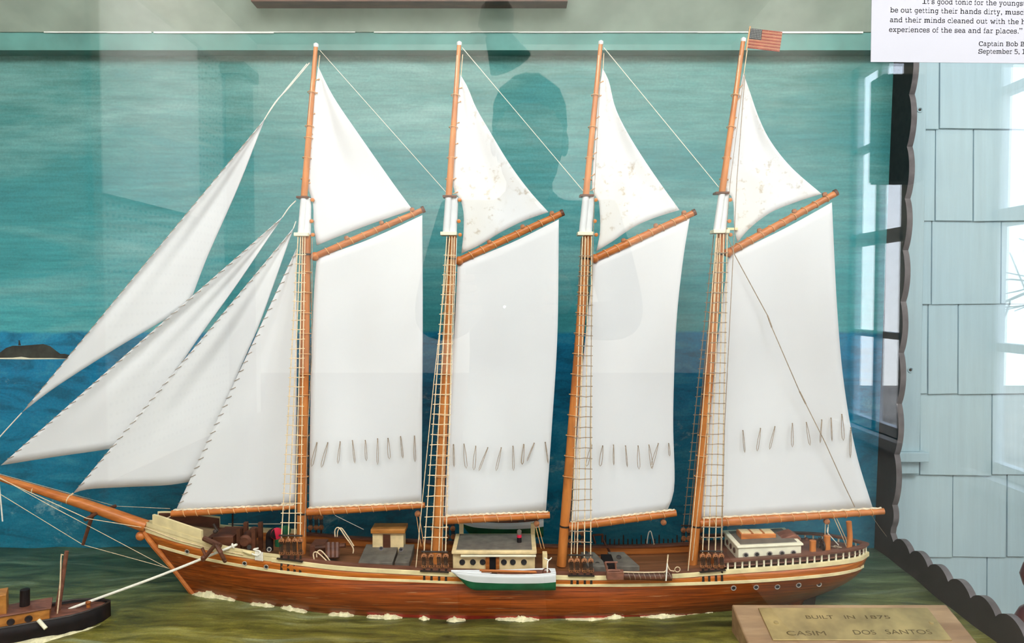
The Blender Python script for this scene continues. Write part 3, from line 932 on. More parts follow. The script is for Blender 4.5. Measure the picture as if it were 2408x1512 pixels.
rope([W(-60, 1098, YC), W(271, 1190, YC + .03), W(400, 1196, YC + .02)], .0003, 'bowsprit_guy', 'rope', smooth=False)
MB().tube([W(572, 1296, YC - .046), W(592, 1302, YC - .049)], [.0016, .0022], 8).build('guy_block', M['cream'], ship)

# ------------------------------------------------------------------ masts
MASTS = [   # base, cap of the lower mast, topmast heel, topmast truck
    ((708, 1322), (723, 466), (708, 552), (743, 106)),
    ((1026, 1328), (1069, 464), (1049, 550), (1080, 102)),
    ((1320, 1330), (1389, 462), (1369, 550), (1413, 100)),
    ((1627, 1336), (1705, 456), (1685, 545), (1748, 93))]
mast_objs = []
def on(a, b, y):
    t = (y - a[1]) / (b[1] - a[1]); return (a[0] + (b[0] - a[0])*t, y)
for k, (b0, c0, h0, t0) in enumerate(MASTS):
    cap_y = c0[1]; tre_y = h0[1]
    pb, pc_ = W(*b0, YC), W(*c0, YC)
    pm = W(*on(b0, c0, tre_y), YC)
    mo = MB().tube([pb, pb.lerp(pm, .5), pm], [.0066, .0062, .0056], 16).build('mast', M['spar'], ship)
    mast_objs.append(mo)
    MB().tube([pm, pc_], [.0056, .0054], 14).build('masthead', M['white'], mo)
    yt = YC - .004
    ph_, pt_ = W(*h0, yt), W(*t0, YC)
    pk = W(*on(h0, t0, cap_y), yt)
    MB().tube([ph_, pk], [.0048, .0045], 14).build('topmast_heel', M['white'], mo)
    MB().tube([pk, pk.lerp(pt_, .5), pt_], [.0045, .0038, .0028], 14).build('topmast', M['spar'], mo)
    MB().lathe(pt_, (0, 0, 1), [(-.003, .0030), (-.001, .0036), (.0015, .0034), (.003, .001)], 14).build('truck', M['white'], mo)
    x0, x1 = W(h0[0] - 12, tre_y, YC).x, W(c0[0] + 6, tre_y, YC).x
    zc = W(0, tre_y, YC).z
    MB().box((x0, YC - .011, zc - .0026), (x1, YC + .009, zc + .0022)).build('trestle', M['creamw'], mo, bevel=.0006)
    zc = W(0, cap_y, YC).z
    MB().box((x0 + .003, YC - .009, zc - .001), (x1, YC + .007, zc + .002)).build('mast_cap', M['dark'], mo, bevel=.0005)
    # iron band under the hounds and at the boom
    for y in (598 + (10 if k in (1, 2) else 0), 1237 - (0 if k else 30)):
        p = W(*on(b0, c0, y), YC); MB().lathe(p, pm - pb, [(-.0012, .0070), (.0012, .0070)], 16).build('mast_band', M['iron'], mo)
    ax = pt_ - pk
    for y in ([225, 300, 372, 422] if k else [218, 298, 325, 372, 422]):
        q = W(*on(h0, t0, y), YC - .001)
        MB().torus(q, ax + V((.0, .02, 0)), .0058, .0006, 14, 5).build('mast_hoop', M['ropeo'], mo)
    for i in range(11):
        y = 640 + 48*i
        q = W(*on(b0, c0, y), YC)
        MB().torus(q, (pm - pb) + V((0, .03, 0)), .0078, .0006, 16, 5).build('mast_hoop', M['ropeo'], mo)
    # small blocks under the hounds
    for dx, dy in ((12, 470), (10, 520), (13, 552)):
        q = W(c0[0] + dx, dy, YC - .003)
        MB().lathe(q - V((0, .0016, 0)), (0, 1, 0), [(0, .0018), (.0004, .0026), (.0028, .0026), (.0032, .0018)], 10).build('block', M['spar'], mo)

# ------------------------------------------------------------------ sails
def sail(name, luff, leech, head, foot, yr=0.0, belly=.006, mat='sail', seed=0, nu=18, nv=26, yl=0.0, fold=0.0):
    Lf, Rt, Tp, Bt = resample(luff, nv), resample(leech, nv), resample(head, nu), resample(foot, nu)
    c00, c10, c01, c11 = Lf[0], Rt[0], Lf[-1], Rt[-1]
    r_ = random.Random(seed); ph_ = [r_.uniform(0, 6) for _ in range(4)]
    rows_ = []
    for j in range(nv + 1):
        v = j / nv; row = []
        for i in range(nu + 1):
            u = i / nu
            p = Bt[i]*(1-v) + Tp[i]*v + Lf[j]*(1-u) + Rt[j]*u - (c00*(1-u)*(1-v) + c10*u*(1-v) + c01*(1-u)*v + c11*u*v)
            e = math.sin(PI*u)*math.sin(PI*v)
            Y = YC + yl + yr*u*(1 - v*.7) + belly*e + .0022*e*math.sin(7*u + 3*v + ph_[0]) + .0016*e*math.sin(3*u - 9*v + ph_[1]) + .0012*e*math.sin(14*u - 5*v + ph_[3])
            Y += fold*math.sin(u*11 + v*1.5 + ph_[2])*u*math.sin(PI*v)
            row.append(W(p.x, p.y, Y))
        rows_.append(row)
    o = MB().grid(rows_).build(name, M[mat], ship, solid=.0009, sharp=180)
    return o, rows_
def stitches(rows_, parent, n, mat='ropeg', step=.0045):
    """sewn eyelets with a lacing turn along the luff"""
    lf = [r_[0] for r_ in rows_]; inn = [r_[1] for r_ in rows_]
    a = resample([tuple(p) for p in lf], n); b = resample([tuple(p) for p in inn], n)
    mb = MB()
    for i in range(1, n):
        d = (b[i] - a[i]).normalized()
        t = (a[i] - a[i-1]).normalized()
        off = V((0, -.0009, 0))
        p0 = a[i] - d*.0012 + off; p1 = a[i] + d*step + t*.0035 + off
        mb.tube([p0, p0.lerp(p1, .5) + V((0, -.0005, 0)), p1], .00035, 5)
        mb.ball(p1, .0006, 6)
    return mb.build('lacing', M[mat], parent)
# headsails, from the outermost
o, r_ = sail('flying_jib', [(51, 971), (622, 281)], [(470, 735), (449, 706), (489, 601), (560, 440), (622, 281)][1:], [(622, 281)],
             [(51, 971), (130, 911), (270, 821), (393, 748), (449, 706)], yr=.012, belly=.004, seed=1); stitches(r_, o, 34)
o, r_ = sail('outer_jib', [(2, 1094), (340, 795), (664, 511)], [(320, 1044), (430, 850), (560, 665), (664, 511)], [(664, 511)],
             [(2, 1094), (130, 1074), (250, 1057), (320, 1044)], yr=.012, belly=.004, seed=2); stitches(r_, o, 36)
o, r_ = sail('inner_jib', [(172, 1160), (430, 850), (690, 537)], [(470, 1128), (555, 893), (605, 775), (645, 665), (690, 537)], [(690, 537)],
             [(172, 1160), (210, 1150), (300, 1145), (400, 1140), (470, 1128)], yr=.012, belly=.004, seed=3); stitches(r_, o, 34)
o, r_ = sail('fore_staysail', [(412, 1204), (560, 880), (697, 585)], [(694, 1184), (698, 900), (697, 585)], [(697, 585)],
             [(412, 1204), (550, 1199), (694, 1184)], yr=.004, belly=.005, seed=4); stitches(r_, o, 30)
# lower sails
LOWER = [
    dict(luff=[(727, 1199), (731, 900), (738, 700), (745, 607)], leech=[(991, 1182), (993, 950), (994, 720), (993, 506)], head=[(745, 607), (870, 562), (993, 506)], foot=[(727, 1199), (850, 1191), (991, 1182)], seed=5),
    dict(luff=[(1045, 1217), (1058, 950), (1070, 750), (1076, 622)], leech=[(1284, 1200), (1298, 1000), (1311, 780), (1314, 516)], head=[(1076, 622), (1200, 572), (1314, 516)], foot=[(1045, 1217), (1160, 1209), (1284, 1200)], seed=6),
    dict(luff=[(1343, 1230), (1362, 950), (1382, 740), (1396, 613)], leech=[(1570, 1198), (1586, 1140), (1583, 980), (1590, 770), (1605, 620), (1622, 512)], head=[(1396, 613), (1510, 562), (1622, 512)], foot=[(1343, 1230), (1460, 1216), (1570, 1198)], seed=7, fold=.003),
    dict(luff=[(1648, 1222), (1672, 950), (1695, 740), (1714, 600)], leech=[(2052, 1194), (2012, 1060), (1984, 900), (1968, 720), (1956, 476)], head=[(1714, 600), (1840, 540), (1956, 476)], foot=[(1648, 1222), (1850, 1208), (2052, 1194)], seed=8, fold=.0015)]
REEF = [
    [((343,1042),(315,1165)),((403,1042),(370,1170)),((472,1037),(460,1150)),((540,1030),(553,1148)),((612,1030),(617,1135)),((680,1020),(680,1155)),((738,1018),(745,1125)),((808,1008),(820,1120)),((885,1005),(888,1140))],
    [((1102,1053),(1105,1170)),((1160,1050),(1172,1175)),((1225,1062),(1215,1185)),((1292,1070),(1245,1190)),((1367,1070),(1340,1190)),((1432,1062),(1435,1188)),((1492,1052),(1485,1155)),((1493,1053),(1483,1155)),((1550,1045),(1512,1138)),((1612,1040),(1627,1150))],
    [((452,1055),(425,1165)),((513,1060),(500,1165)),((573,1055),(575,1160)),((640,1060),(650,1170)),((710,1060),(715,1180)),((770,1055),(788,1178)),((822,1047),(785,1175)),((880,1047),(885,1110))],
    [((1292,975),(1302,1088)),((1390,963),(1372,1080)),((1470,953),(1442,1070)),((1567,935),(1567,1057)),((1645,930),(1664,1048)),((1730,915),(1722,1035)),((1782,905),(1787,1025)),((1842,885),(1850,1020)),((1892,960),(1889,1115))]]
OX = [600, 600, 1200, 1200]
main_names = ['fore_sail', 'main_sail', 'mizzen_sail', 'spanker_sail']
main_objs = []
for k, d in enumerate(LOWER):
    o, r_ = sail(main_names[k], belly=.007, nu=22, nv=30, **d)
    main_objs.append(o)
    rr = random.Random(k)
    for (a, b) in REEF[k]:
        pa = (OX[k] + a[0]/2.3625, 600 + a[1]/2.3625); pbx = (OX[k] + b[0]/2.3625, 600 + b[1]/2.3625)
        w = rr.uniform(1.5, 5)
        yy = YC - .0035
        pts = [W(pa[0], pa[1], YC - .0005), W(pa[0] + (pbx[0]-pa[0])*.5 - w*.6, (pa[1] + pbx[1])/2, yy), W(pbx[0] - w*.5, pbx[1], yy - .001),
               W(pbx[0] + w*.5, pbx[1] + 1, yy - .001), W(pa[0] + (pbx[0]-pa[0])*.5 + w*.6, (pa[1] + pbx[1])/2, yy), W(pa[0] + .6, pa[1], YC - .0005)]
        MB().tube(resample([tuple(p) for p in pts], 18), .00042, 5).ball(W(pa[0], pa[1], YC - .0012), .0009, 6).build('reef_point', M['ropeg'], o)
# topsails
TOPS = [
    dict(luff=[(745, 577), (738, 530), (736, 480), (722, 425), (727, 330), (738, 237), (748, 156)], leech=[(970, 493), (920, 425), (850, 325), (795, 245), (768, 198), (748, 156)], foot=[(745, 577), (850, 535), (970, 493)], mat='sail', seed=11),
    dict(luff=[(1085, 596), (1090, 545), (1090, 500), (1082, 468), (1066, 440), (1070, 340), (1076, 250), (1083, 176)], leech=[(1290, 499), (1246, 450), (1200, 388), (1150, 306), (1119, 252), (1101, 208), (1083, 176)], foot=[(1085, 596), (1125, 578), (1180, 545), (1235, 518), (1290, 499)], mat='sails', seed=12),
    dict(luff=[(1402, 591), (1411, 545), (1410, 490), (1405, 465), (1392, 444), (1398, 340), (1406, 240), (1417, 161)], leech=[(1598, 494), (1552, 430), (1508, 365), (1470, 302), (1446, 250), (1432, 192), (1417, 161)], foot=[(1402, 591), (1440, 568), (1490, 534), (1540, 512), (1598, 494)], mat='sails', seed=13),
    dict(luff=[(1734, 570), (1726, 530), (1725, 480), (1716, 455), (1702, 440), (1713, 360), (1728, 270), (1748, 173)], leech=[(1932, 456), (1862, 395), (1814, 335), (1785, 278), (1763, 215), (1748, 173)], foot=[(1734, 570), (1765, 535), (1812, 500), (1870, 476), (1932, 456)], mat='sails', seed=14)]
top_names = ['fore_topsail', 'main_topsail', 'mizzen_topsail', 'spanker_topsail']
for k, d in enumerate(TOPS):
    o, r_ = sail(top_names[k], head=[d['luff'][-1]], belly=.004, **d)
    mb = MB()
    for f in (.35, .45, .55, .65, .75, .85, .93):
        q = r_[int(f*26)][0]; q2 = r_[int(f*26)][1]
        d2 = (q2 - q).normalized()
        mb.tube([q - d2*.003 + V((0, -.001, 0)), q + d2*.004 + V((0, -.0012, 0))], .0006, 5); mb.ball(q + d2*.004 + V((0, -.0012, 0)), .0009, 6)
    mb.build('lacing', M['ropeo'], o)

# ------------------------------------------------------------------ gaffs and booms
M['hem'] = plain('rolled_sail_edge', (0.78, 0.64, 0.46), 0.8, 0.25, 200)
def spar(name, a, b, r0, r1, step, mat='spar_h', hem=False):
    pa, pb = W(*a, YC), W(*b, YC)
    o = MB().tube([pa, pa.lerp(pb, .3), pb], [r0, max(r0, r1)*1.02, r1], 14).build(name, M[mat], ship)
    L = (pb - pa).length; n_ = int(L / step); d = (pb - pa).normalized()
    lace = MB()
    for i in range(1, n_):
        p = pa.lerp(pb, i / n_); r = (r0 + (r1 - r0)*i/n_) + .0006
        lace.torus(p, d + V((0, .25, .25)), r*1.05, .0006, 14, 5)
    lace.build('lacing', M['ropeo'], o)
    if hem:   # bunched cloth edge along the spar
        rr = random.Random(int(a[0])); pts, rs = [], []
        for i in range(61):
            f = .015 + .97*i/60; p = pa.lerp(pb, f); r = r0 + (r1 - r0)*f
            pts.append(p + V((0, -.0008, r + .0002 + .0006*math.sin(i*1.9))))
            rs.append(.0010 + .0007*abs(math.sin(i*.95)) + rr.uniform(0, .0004))
        MB().tube(pts, rs, 6).build('sail_hem', M['hem'], o)
    return o
booms = [((722, 1204), (999, 1188), .0052, .0038), ((1044, 1223), (1293, 1211), .0056, .0046), ((1338, 1238), (1590, 1206), .0058, .0046), ((1645, 1230), (2078, 1202), .0062, .0044)]
gaffs = [((741, 603), (998, 492), .0046, .0036), ((1080, 613), (1325, 500), .0050, .0042), ((1398, 608), (1635, 499), .0052, .0042), ((1712, 594), (1968, 453), .0052, .0042)]
spar('staysail_boom', (404, 1208), (697, 1192), .0046, .0030, .017, hem=True)
for k in range(4):
    a, b, r0, r1 = booms[k]
    bo = spar('boom', a, b, r0, r1, .0175, hem=True)
    a, b, r0, r1 = gaffs[k]
    go = spar('gaff', a, b, r0, r1, .0165)
    # throat jaw and peak cap, blocks standing on the gaff
    MB().ball(W(a[0], a[1], YC), .0062, 10, 0, (1, 1.3, 1)).build('jaw', M['spar_h'], go)
    MB().lathe(W(b[0] - 6, b[1] + 2, YC), W(*b, YC) - W(*a, YC), [(0, .0048), (.004, .0046)], 12).build('peak_band', M['dark'], go)
    for f in (.30, .62, .90):
        q = W(a[0] + (b[0]-a[0])*f - 3, a[1] + (b[1]-a[1])*f - 10, YC - .002)
        MB().lathe(q - V((0, .002, 0)), (0, 1, 0), [(0, .002), (.0005, .0032), (.0035, .0032), (.004, .002)], 10).build('block', M['deadeye'], go)
    # edge of the cloth rolled along the boom
    # sheet tackle under the boom end
    ex, ey_ = [(982, 1196), (1262, 1219), (1560, 1216), (1944, 1214)][k]
    q = W(ex, ey_ + 12, YC)
    sh_ = MB().lathe(q - V((0, .0025, 0)), (0, 1, 0), [(0, .0025), (.0006, .0040), (.0044, .0040), (.005, .0025)], 12).build('sheet_block', M['deadeye'], bo)
    low = [(993, 1285), (1276, 1290), (1570, 1290), (1943, 1262)][k]
    if k != 2:
        for dx in (-3, 4):
            MB().tube([W(ex + dx, ey_ + 16, YC), W(low[0] + dx, low[1], YC)], .00055, 5).build('sheet_line', M['rope'] if k == 3 else M['ropeo'], bo)
for dx in (0, 6):
    rope([W(1961 + dx, 1218, YC), W(1981 + dx, 1262, YC), W(1995 + dx, 1297, YC)], .0006, 'stern_tackle', 'rope', smooth=False)
rope([W(1947, 1240, YC), W(1946, 1252, YC), W(1956, 1264, YC), W(1972, 1282, YC)], .0006, 'loose_line', 'ropew')

# ------------------------------------------------------------------ standing rigging
SHR = [   # lower ends (x), sheer pole y, upper deadeye y, lower deadeye y, hounds (x), hounds y
    ([662, 678, 693, 706], 1259, 1272, 1299, [701, 707, 712, 717], 556),
    ([997, 1014, 1032, 1048], 1297, 1308, 1330, [1051, 1057, 1063, 1069], 556),
    ([1343, 1357, 1374, 1389], 1305, 1319, 1341, [1370, 1376, 1383, 1391], 556),
    ([1652, 1666, 1682, 1696], 1296, 1308, 1330, [1686, 1694, 1702, 1710], 550)]
for k, (xs, spy, uy, ly, hx, hy) in enumerate(SHR):
    ych = YC - interp(TBR, xs[1]) - .001
    for nearside in (True, False):
        mir = (lambda p: p) if nearside else far
        sm = MB()
        tops = [mir(W(hx[i], hy, YC - .008)) for i in range(4)]
        bots = [mir(W(xs[i], uy - 8, ych)) for i in range(4)]
        for i in range(4): sm.tube([tops[i], bots[i]], .00075, 6)
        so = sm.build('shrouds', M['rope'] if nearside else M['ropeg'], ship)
        rat = MB(); rr = random.Random(k*2 + nearside)
        n_ = 30
        for j in range(1, n_):
            f = .03 + .955*j/n_
            pts = [tops[i].lerp(bots[i], f + rr.uniform(-.0012, .0012)) for i in range(4)]
            if f < .25: pts = pts[:]
            d = (pts[3] - pts[0]).normalized()
            pts = [pts[0] - d*.0025] + pts + [pts[3] + d*.002]
            rat.tube(pts, .00060, 5)
            for p in pts[1:5]: rat.ball(p, .0011, 6)
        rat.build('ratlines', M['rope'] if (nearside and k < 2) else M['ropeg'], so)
        a = mir(W(xs[0] - 6, spy, ych)); b = mir(W(xs[3] + 5, spy + 1, ych))
        MB().tube([a, b], .0013, 8).build('sheer_pole', M['iron'], so)
        for i in range(4):
            up_, lo_ = mir(W(xs[i], uy, ych)), mir(W(xs[i] + 1, ly, ych))
            s_ = -1 if nearside else 1
            mb = MB()
            for c_ in (up_, lo_):
                mb.lathe(c_ - V((0, .0016, 0)), (0, 1, 0), [(0, .0026), (.0006, .0038), (.0026, .0038), (.0032, .0026)], 14, 0)
                for q in range(3):
                    w = PI/2 + q*2*PI/3
                    mb.ball(c_ + V((.0016*math.cos(w), s_*.0014, .0016*math.sin(w))), .0007, 6, 1)
            for dx in (-.0018, 0, .0018):
                mb.tube([up_ + V((dx, s_*.0018, -.001)), lo_ + V((dx, s_*.0018, .001))], .0007, 5, 2)
            mb.build('deadeye', [M['deadeye'], M['black'], M['iron']], so)
            top = lo_ + V((0, s_*.0012, -.003)); 
            px = xs[i] + 1
            bot = mir(near_S(min(2028, max(374, px)), 0.001, .0018))
            MB().hexa([bot + V((-.0016, 0, 0)), bot + V((.0016, 0, 0)), top + V((.0012, 0, 0)), top + V((-.0012, 0, 0))],
                      [bot + V((-.0016, -s_*.0014, 0)), bot + V((.0016, -s_*.0014, 0)), top + V((.0012, -s_*.0014, 0)), top + V((-.0012, -s_*.0014, 0))]).build('chain_plate', M['iron'], so)
        # channel board
        a = near_R(xs[0] - 8, .0052, .0052); b = near_R(xs[3] + 8, .0052, .0052)
        c_, d_ = near_R(xs[3] + 8, .0052, -.001), near_R(xs[0] - 8, .0052, -.001)
        q = [mir(x) for x in (a, b, c_, d_)]
        MB().hexa(q, [x + V((0, 0, .0012)) for x in q]).build('channel', M['iron'], so)
# stays between the mastheads and other lines
rope([W(752, 118, YC), W(1049, 452, YC)], .00035, 'triatic_stay', 'ropew')
rope([W(1087, 112, YC), W(1374, 452, YC)], .00050, 'triatic_stay', 'ropew')
rope([W(1420, 112, YC), W(1690, 440, YC)], .00050, 'triatic_stay', 'ropew')
rope([W(728, 148, YC), W(680, 205, YC), W(648, 240, YC), W(622, 281, YC)], .0008, 'jib_halyard', 'ropew')
rope([W(722, 150, YC), W(676, 206, YC), W(645, 246, YC), W(622, 281, YC)], .0006, 'jib_halyard', 'ropew')
rope([W(51, 971, YC), W(-60, 1092, YC)], .0008, 'jib_tack_line', 'ropew')
rope([W(696, 472, YC), W(680, 488, YC), W(664, 511, YC)], .0008, 'jib_halyard', 'ropew')
rope([W(696, 520, YC), W(690, 537, YC)], .0007, 'jib_halyard', 'ropew')
rope([W(172, 1160, YC), W(160, 1172, YC)], .0012, 'jib_tack_line', 'rope')
rope([W(412, 1204, YC), W(398, 1216, YC), W(380, 1222, YC)], .0008, 'jib_tack_line', 'rope')
rope([W(-5, 1110, YC), W(2, 1180, YC), W(6, 1226, YC)], .0009, 'hanging_line', 'ropew')
rope([W(740, 145, YC), W(733, 200, YC - .004), W(716, 400, YC - .006), W(708, 465, YC - .006)], .0006, 'halyard', 'rope')
rope([W(1075, 130, YC - .003), W(1068, 280, YC - .005), W(1060, 460, YC - .006)], .0006, 'halyard', 'rope')
rope([W(1408, 130, YC - .003), W(1396, 300, YC - .005), W(1381, 460, YC - .006)], .0006, 'halyard', 'rope')
rope([W(1740, 130, YC - .003), W(1722, 280, YC - .005), W(1700, 450, YC - .006)], .0006, 'halyard', 'rope')
for (t0, b0) in (((752, 130), (749, 158)), ((1088, 128), (1084, 178)), ((1420, 125), (1418, 163)), ((1757, 118), (1749, 175))):
    rope([W(*t0, YC), W(*b0, YC)], .0006, 'topsail_halyard', 'rope')
rope([W(1398, 440, YC - .012), W(1392, 700, YC - .025), W(1388, 1000, YC - .04), W(1389, 1312, YC - .055)], .0005, 'backstay', 'ropeg', smooth=False)
rope([W(1414, 140, YC - .003), W(1398, 440, YC - .012)], .0004, 'backstay', 'ropeg', smooth=False)
rope([W(1752, 175, YC - .003), W(1733, 420, YC - .014), W(1722, 640, YC - .022), W(1704, 1000, YC - .04), W(1697, 1300, YC - .055)], .0005, 'backstay', 'ropeg', smooth=False)
rope([W(1749, 180, YC - .003), W(1718, 420, YC - .01), W(1706, 560, YC - .013)], .0004, 'backstay', 'ropeg', smooth=False)
rope([W(1066, 560, YC - .006), W(1046, 1000, YC - .03), W(1040, 1300, YC - .05)], .0005, 'backstay', 'rope', smooth=False)
rope([W(1074, 560, YC - .006), W(1058, 1000, YC - .03), W(1047, 1300, YC - .05)], .0005, 'backstay', 'ropew', smooth=False)
rope([W(1058, 560, YC - .008), W(1020, 900, YC - .03), W(978, 1334, YC - .056)], .0006, 'backstay', 'rope', smooth=False)
rope([W(734, 560, YC - .006), W(733, 850, YC - .02), W(724, 1000, YC - .035), W(716, 1262, YC - .05)], .0005, 'backstay', 'ropeg', smooth=False)
rope([W(1684, 560, YC - .01), W(1650, 1000, YC - .035), W(1618, 1342, YC - .056)], .0006, 'backstay', 'rope', smooth=False)
rope([W(1690, 560, YC - .01), W(1663, 1000, YC - .03), W(1628, 1318, YC - .02)], .0006, 'halyard', 'rope', smooth=False)
rope([W(1378, 560, YC - .012), W(1362, 1000, YC - .03), W(1350, 1300, YC - .05)], .0005, 'halyard', 'rope', smooth=False)
tl = [(1708, 548), (1728, 600), (1805, 742), (1815, 770), (1880, 920), (1940, 1040), (1985, 1140), (2010, 1192)]
rope([W(x, y, YC - .008) for x, y in tl], .0006, 'topping_lift', 'ropeg', smooth=False)
for a, b in ((2, 3), (4, 5)):
    MB().tube([W(*tl[a], YC - .008), W(*tl[b], YC - .008).lerp(W(*tl[a], YC - .008), .0 if a == 2 else .75)], .0010, 6).build('lift_seizing', M['ropeg'], ship)
rope([W(788, 1212, YC), W(855, 1245, YC + .03)], .0004, 'guy_line', 'ropew')
rope([W(2050, 1196, YC), W(2054, 1218, YC + .03), W(2085, 1262, YC + .1)], .0003, 'guy_line', 'ropeg')
q = W(1718, 538, YC)
MB().box((W(1709, 538, YC).x, YC - .004, q.z - .002), (W(1733, 538, YC).x, YC + .002, q.z + .0012)).build('spreader_arm', M['cream'], mast_objs[3])
# ensign
fc = [(1761, 66), (1840, 75), (1833, 122), (1757, 113)]
def fpt(u, v):
    a = V((fc[0][0], fc[0][1], 0)).lerp(V((fc[1][0], fc[1][1], 0)), u); b = V((fc[3][0], fc[3][1], 0)).lerp(V((fc[2][0], fc[2][1], 0)), u)
    p = a.lerp(b, v); return W(p.x, p.y, YC + .0025*math.sin(u*5))
fm = MB(); NU = 25
for s in range(13):
    for i in range(NU):
        u0, u1 = i/NU, (i+1)/NU
        mi = 2 if (s < 7 and i < 10) else (0 if s % 2 == 0 else 1)
        fm.add([fpt(u0, s/13), fpt(u1, s/13), fpt(u1, (s+1)/13), fpt(u0, (s+1)/13)], [[0, 1, 2, 3]], mi)
flag = fm.build('flag', [M['silk_red'], M['silk_white'], M['silk_blue']], ship, solid=.0005, sharp=180)
stm = MB()
for r_i in range(6):
    for c_i in range(8):
        p = fpt(.02 + .047*c_i + .01, .05 + .081*r_i); stm.lathe(p + V((0, .0006, 0)), (0, -1, 0), [(0, .0005), (.0013, .0005)], 6)
stm.build('stars', M['star'], flag)
MB().tube([W(1764, 62, YC), W(1755, 118, YC)], .0010, 6).build('flag_staff', M['ropeo'], flag)

# ------------------------------------------------------------------ deck houses and fittings
def cornerbox(x0, x1, py_bot, py_top, y0, y1, name, mat, bevel=.0006, parent=ship, dz=0.0):
    a, b = W(x0, py_bot, y0), W(x1, py_bot, y0); t = W(x0, py_top, y0).z
    lo = [a, b, V((b.x, y1, b.z)), V((a.x, y1, a.z))]
    lo = [V((p.x, p.y, p.z + (dz if p.x > (a.x + b.x)/2 else 0))) for p in lo]
    hi = [V((p.x, p.y, t + (dz if p.x > (a.x + b.x)/2 else 0))) for p in lo]
    return MB().hexa(lo, hi).build(name, M[mat], parent, bevel=bevel)
# main deckhouse
dh = cornerbox(1065, 1258, 1346, 1302, .972, 1.034, 'deckhouse', 'buff')
rz = W(1160, 1297, .969).z
x0, x1 = W(1062, 1297, .969).x, W(1262, 1297, .969).x
MB().box((x0, .967, rz - .003), (x1, 1.040, rz + .0012)).build('roof', M['buff'], dh, bevel=.001)
MB().box((x0 + .006, .972, rz), (x1 - .006, 1.035, rz + .0022)).build('roof_canvas', M['grey'], dh, bevel=.0006)
MB().box((x0 + .012, .9655, rz - .0062), (x1 - .001, .9725, rz - .0040)).build('roof_moulding', M['creamw'], dh, bevel=.0005)
for px in (1087, 1112, 1135, 1185, 1206, 1232):
    porthole(W(px, 1322, .9712), (0, -1, 0), .0031, dh, 'glassd')
MB().box((W(1151, 1320, .971).x, .9705, W(0, 1346, .971).z), (W(1166, 1320, .971).x, .9725, W(0, 1310, .971).z)).build('doorway', M['black'], dh)
for a, b in ((1142, 1151), (1166, 1174)):
    MB().box((W(a, 1320, .97).x, .9695, W(0, 1346, .97).z), (W(b, 1320, .97).x, .9725, W(0, 1310, .97).z)).build('door_leaf', M['bulwark'], dh)
ck = W(1221, 1277, 1.0)
MB().lathe(ck, (0, 0, 1), [(-.002, .0032), (.008, .0032)], 14, 0).lathe(ck + V((0, 0, .008)), (0, 0, 1), [(0, .0033), (.004, .0033)], 14, 1).lathe(ck + V((0, 0, .012)), (0, 0, 1), [(0, .0031), (.005, .0031), (.0065, .001)], 14, 2).build('chimney', [M['black'], M['crimson'], M['grey']], dh)
# boat gallows and the far boat
for px in (1085, 1253):
    a = W(px, 1268, 1.042); t = W(px, 1230, 1.042).z
    MB().box((a.x - .0030, 1.039, a.z - .01), (a.x + .0030, 1.045, t)).build('boat_post', M['buff'], ship, bevel=.0005)
def boat(name, xa, xb, y_g, y_b, yc, hw, stem_dx, sag, split=.46, parent=ship):
    """small double-ended clinker boat seen from the side; pixels give its ends, gunwale and keel"""
    pts = []
    N = 24
    for i in range(N + 1):
        t = i / N
        px = xa + (xb - xa)*t
        w = hw * (math.sin(PI*min(1, t*1.15 + .02)*.5)**.8) * (1 if t < .8 else 1 - .35*((t - .8)/.2)**2)
        g_ = W(px, y_g + sag*math.sin(PI*t), yc).z
        kz = W(px, y_b, yc).z + (0 if t > .25 else (g_ - W(px, y_b, yc).z)*.55*((.25 - t)/.25)**2)
        x = W(px, y_g, yc).x + 0
        xk = x + stem_dx * max(0, 1 - t*4)
        row = []
        for s in range(-12, 13):
            q = s / 12
            dep = 1 - abs(q)**2.4
            row.append(V((x + (xk - x)*dep, yc + w*q, g_ + (kz - g_)*dep)))
        pts.append(row)
    mb = MB()
    nr, nc = len(pts), 25
    o = len(mb.v); mb.v += [p for r_ in pts for p in r_]
    for i in range(nr - 1):
        for j in range(nc - 1):
            q = abs((j + .5 - 12)/12)
            mb.f.append([i*nc + j, i*nc + j + 1, (i+1)*nc + j + 1, (i+1)*nc + j]); mb.m.append(0 if q**2.4 > split else 1)
    mb.f.append([(nr-1)*nc + j for j in range(nc)]); mb.m.append(0)
    bo = mb.build(name, [M['white'], M['green']], parent, solid=.0012)
    li = []
    for r_ in pts[1:-1]:
        cx = r_[0].x
        li.append([V((q.x, yc + (q.y - yc)*.93, q.z + .0012 if 0 < j < 24 else q.z - .0004)) for j, q in enumerate(r_)])
    MB().grid(li).build('boat_lining', M['rust'], bo)
    gun = MB()
    for j in (0, 24): gun.tube([r_[j] + V((0, 0, .0003)) for r_ in pts], .0009, 6)
    gun.build('gunwale', M['white'], bo)
    th_ = MB()
    for f in (.45, .75):
        r_ = pts[int(f*N)]; th_.box((r_[0].x - .004, r_[6].y, r_[0].z - .0022), (r_[0].x + .004, r_[18].y, r_[0].z - .0008))
    th_.build('thwart', M['rail'], bo)
    return bo, pts
nb, npts = boat('lifeboat', 1061, 1306, 1343, 1387, .941, .0098, .013, 4, .57)
MB().tube([W(1128, 1341, .937), W(1260, 1345, .937)], .0014, 8).tube([W(1132, 1344, .942), W(1262, 1346, .942)], .0012, 8).build('oar', M['spar_h'], nb)
fb, _ = boat('lifeboat', 1072, 1277, 1219, 1262, 1.084, .014, .012, 7, .60)
rope([W(1287, 1346, .93), W(1288, 1322, .945), W(1292, 1316, .95)], .0008, 'boat_fall', 'ropew')
rope([W(1280, 1312, .95), W(1291, 1317, .95), W(1297, 1311, .95)], .0008, 'boat_fall', 'ropew')
MB().torus(W(1285, 1346, .937), (.3, 1, 0), .0048, .0009).build('boat_ring', M['rail'], nb)
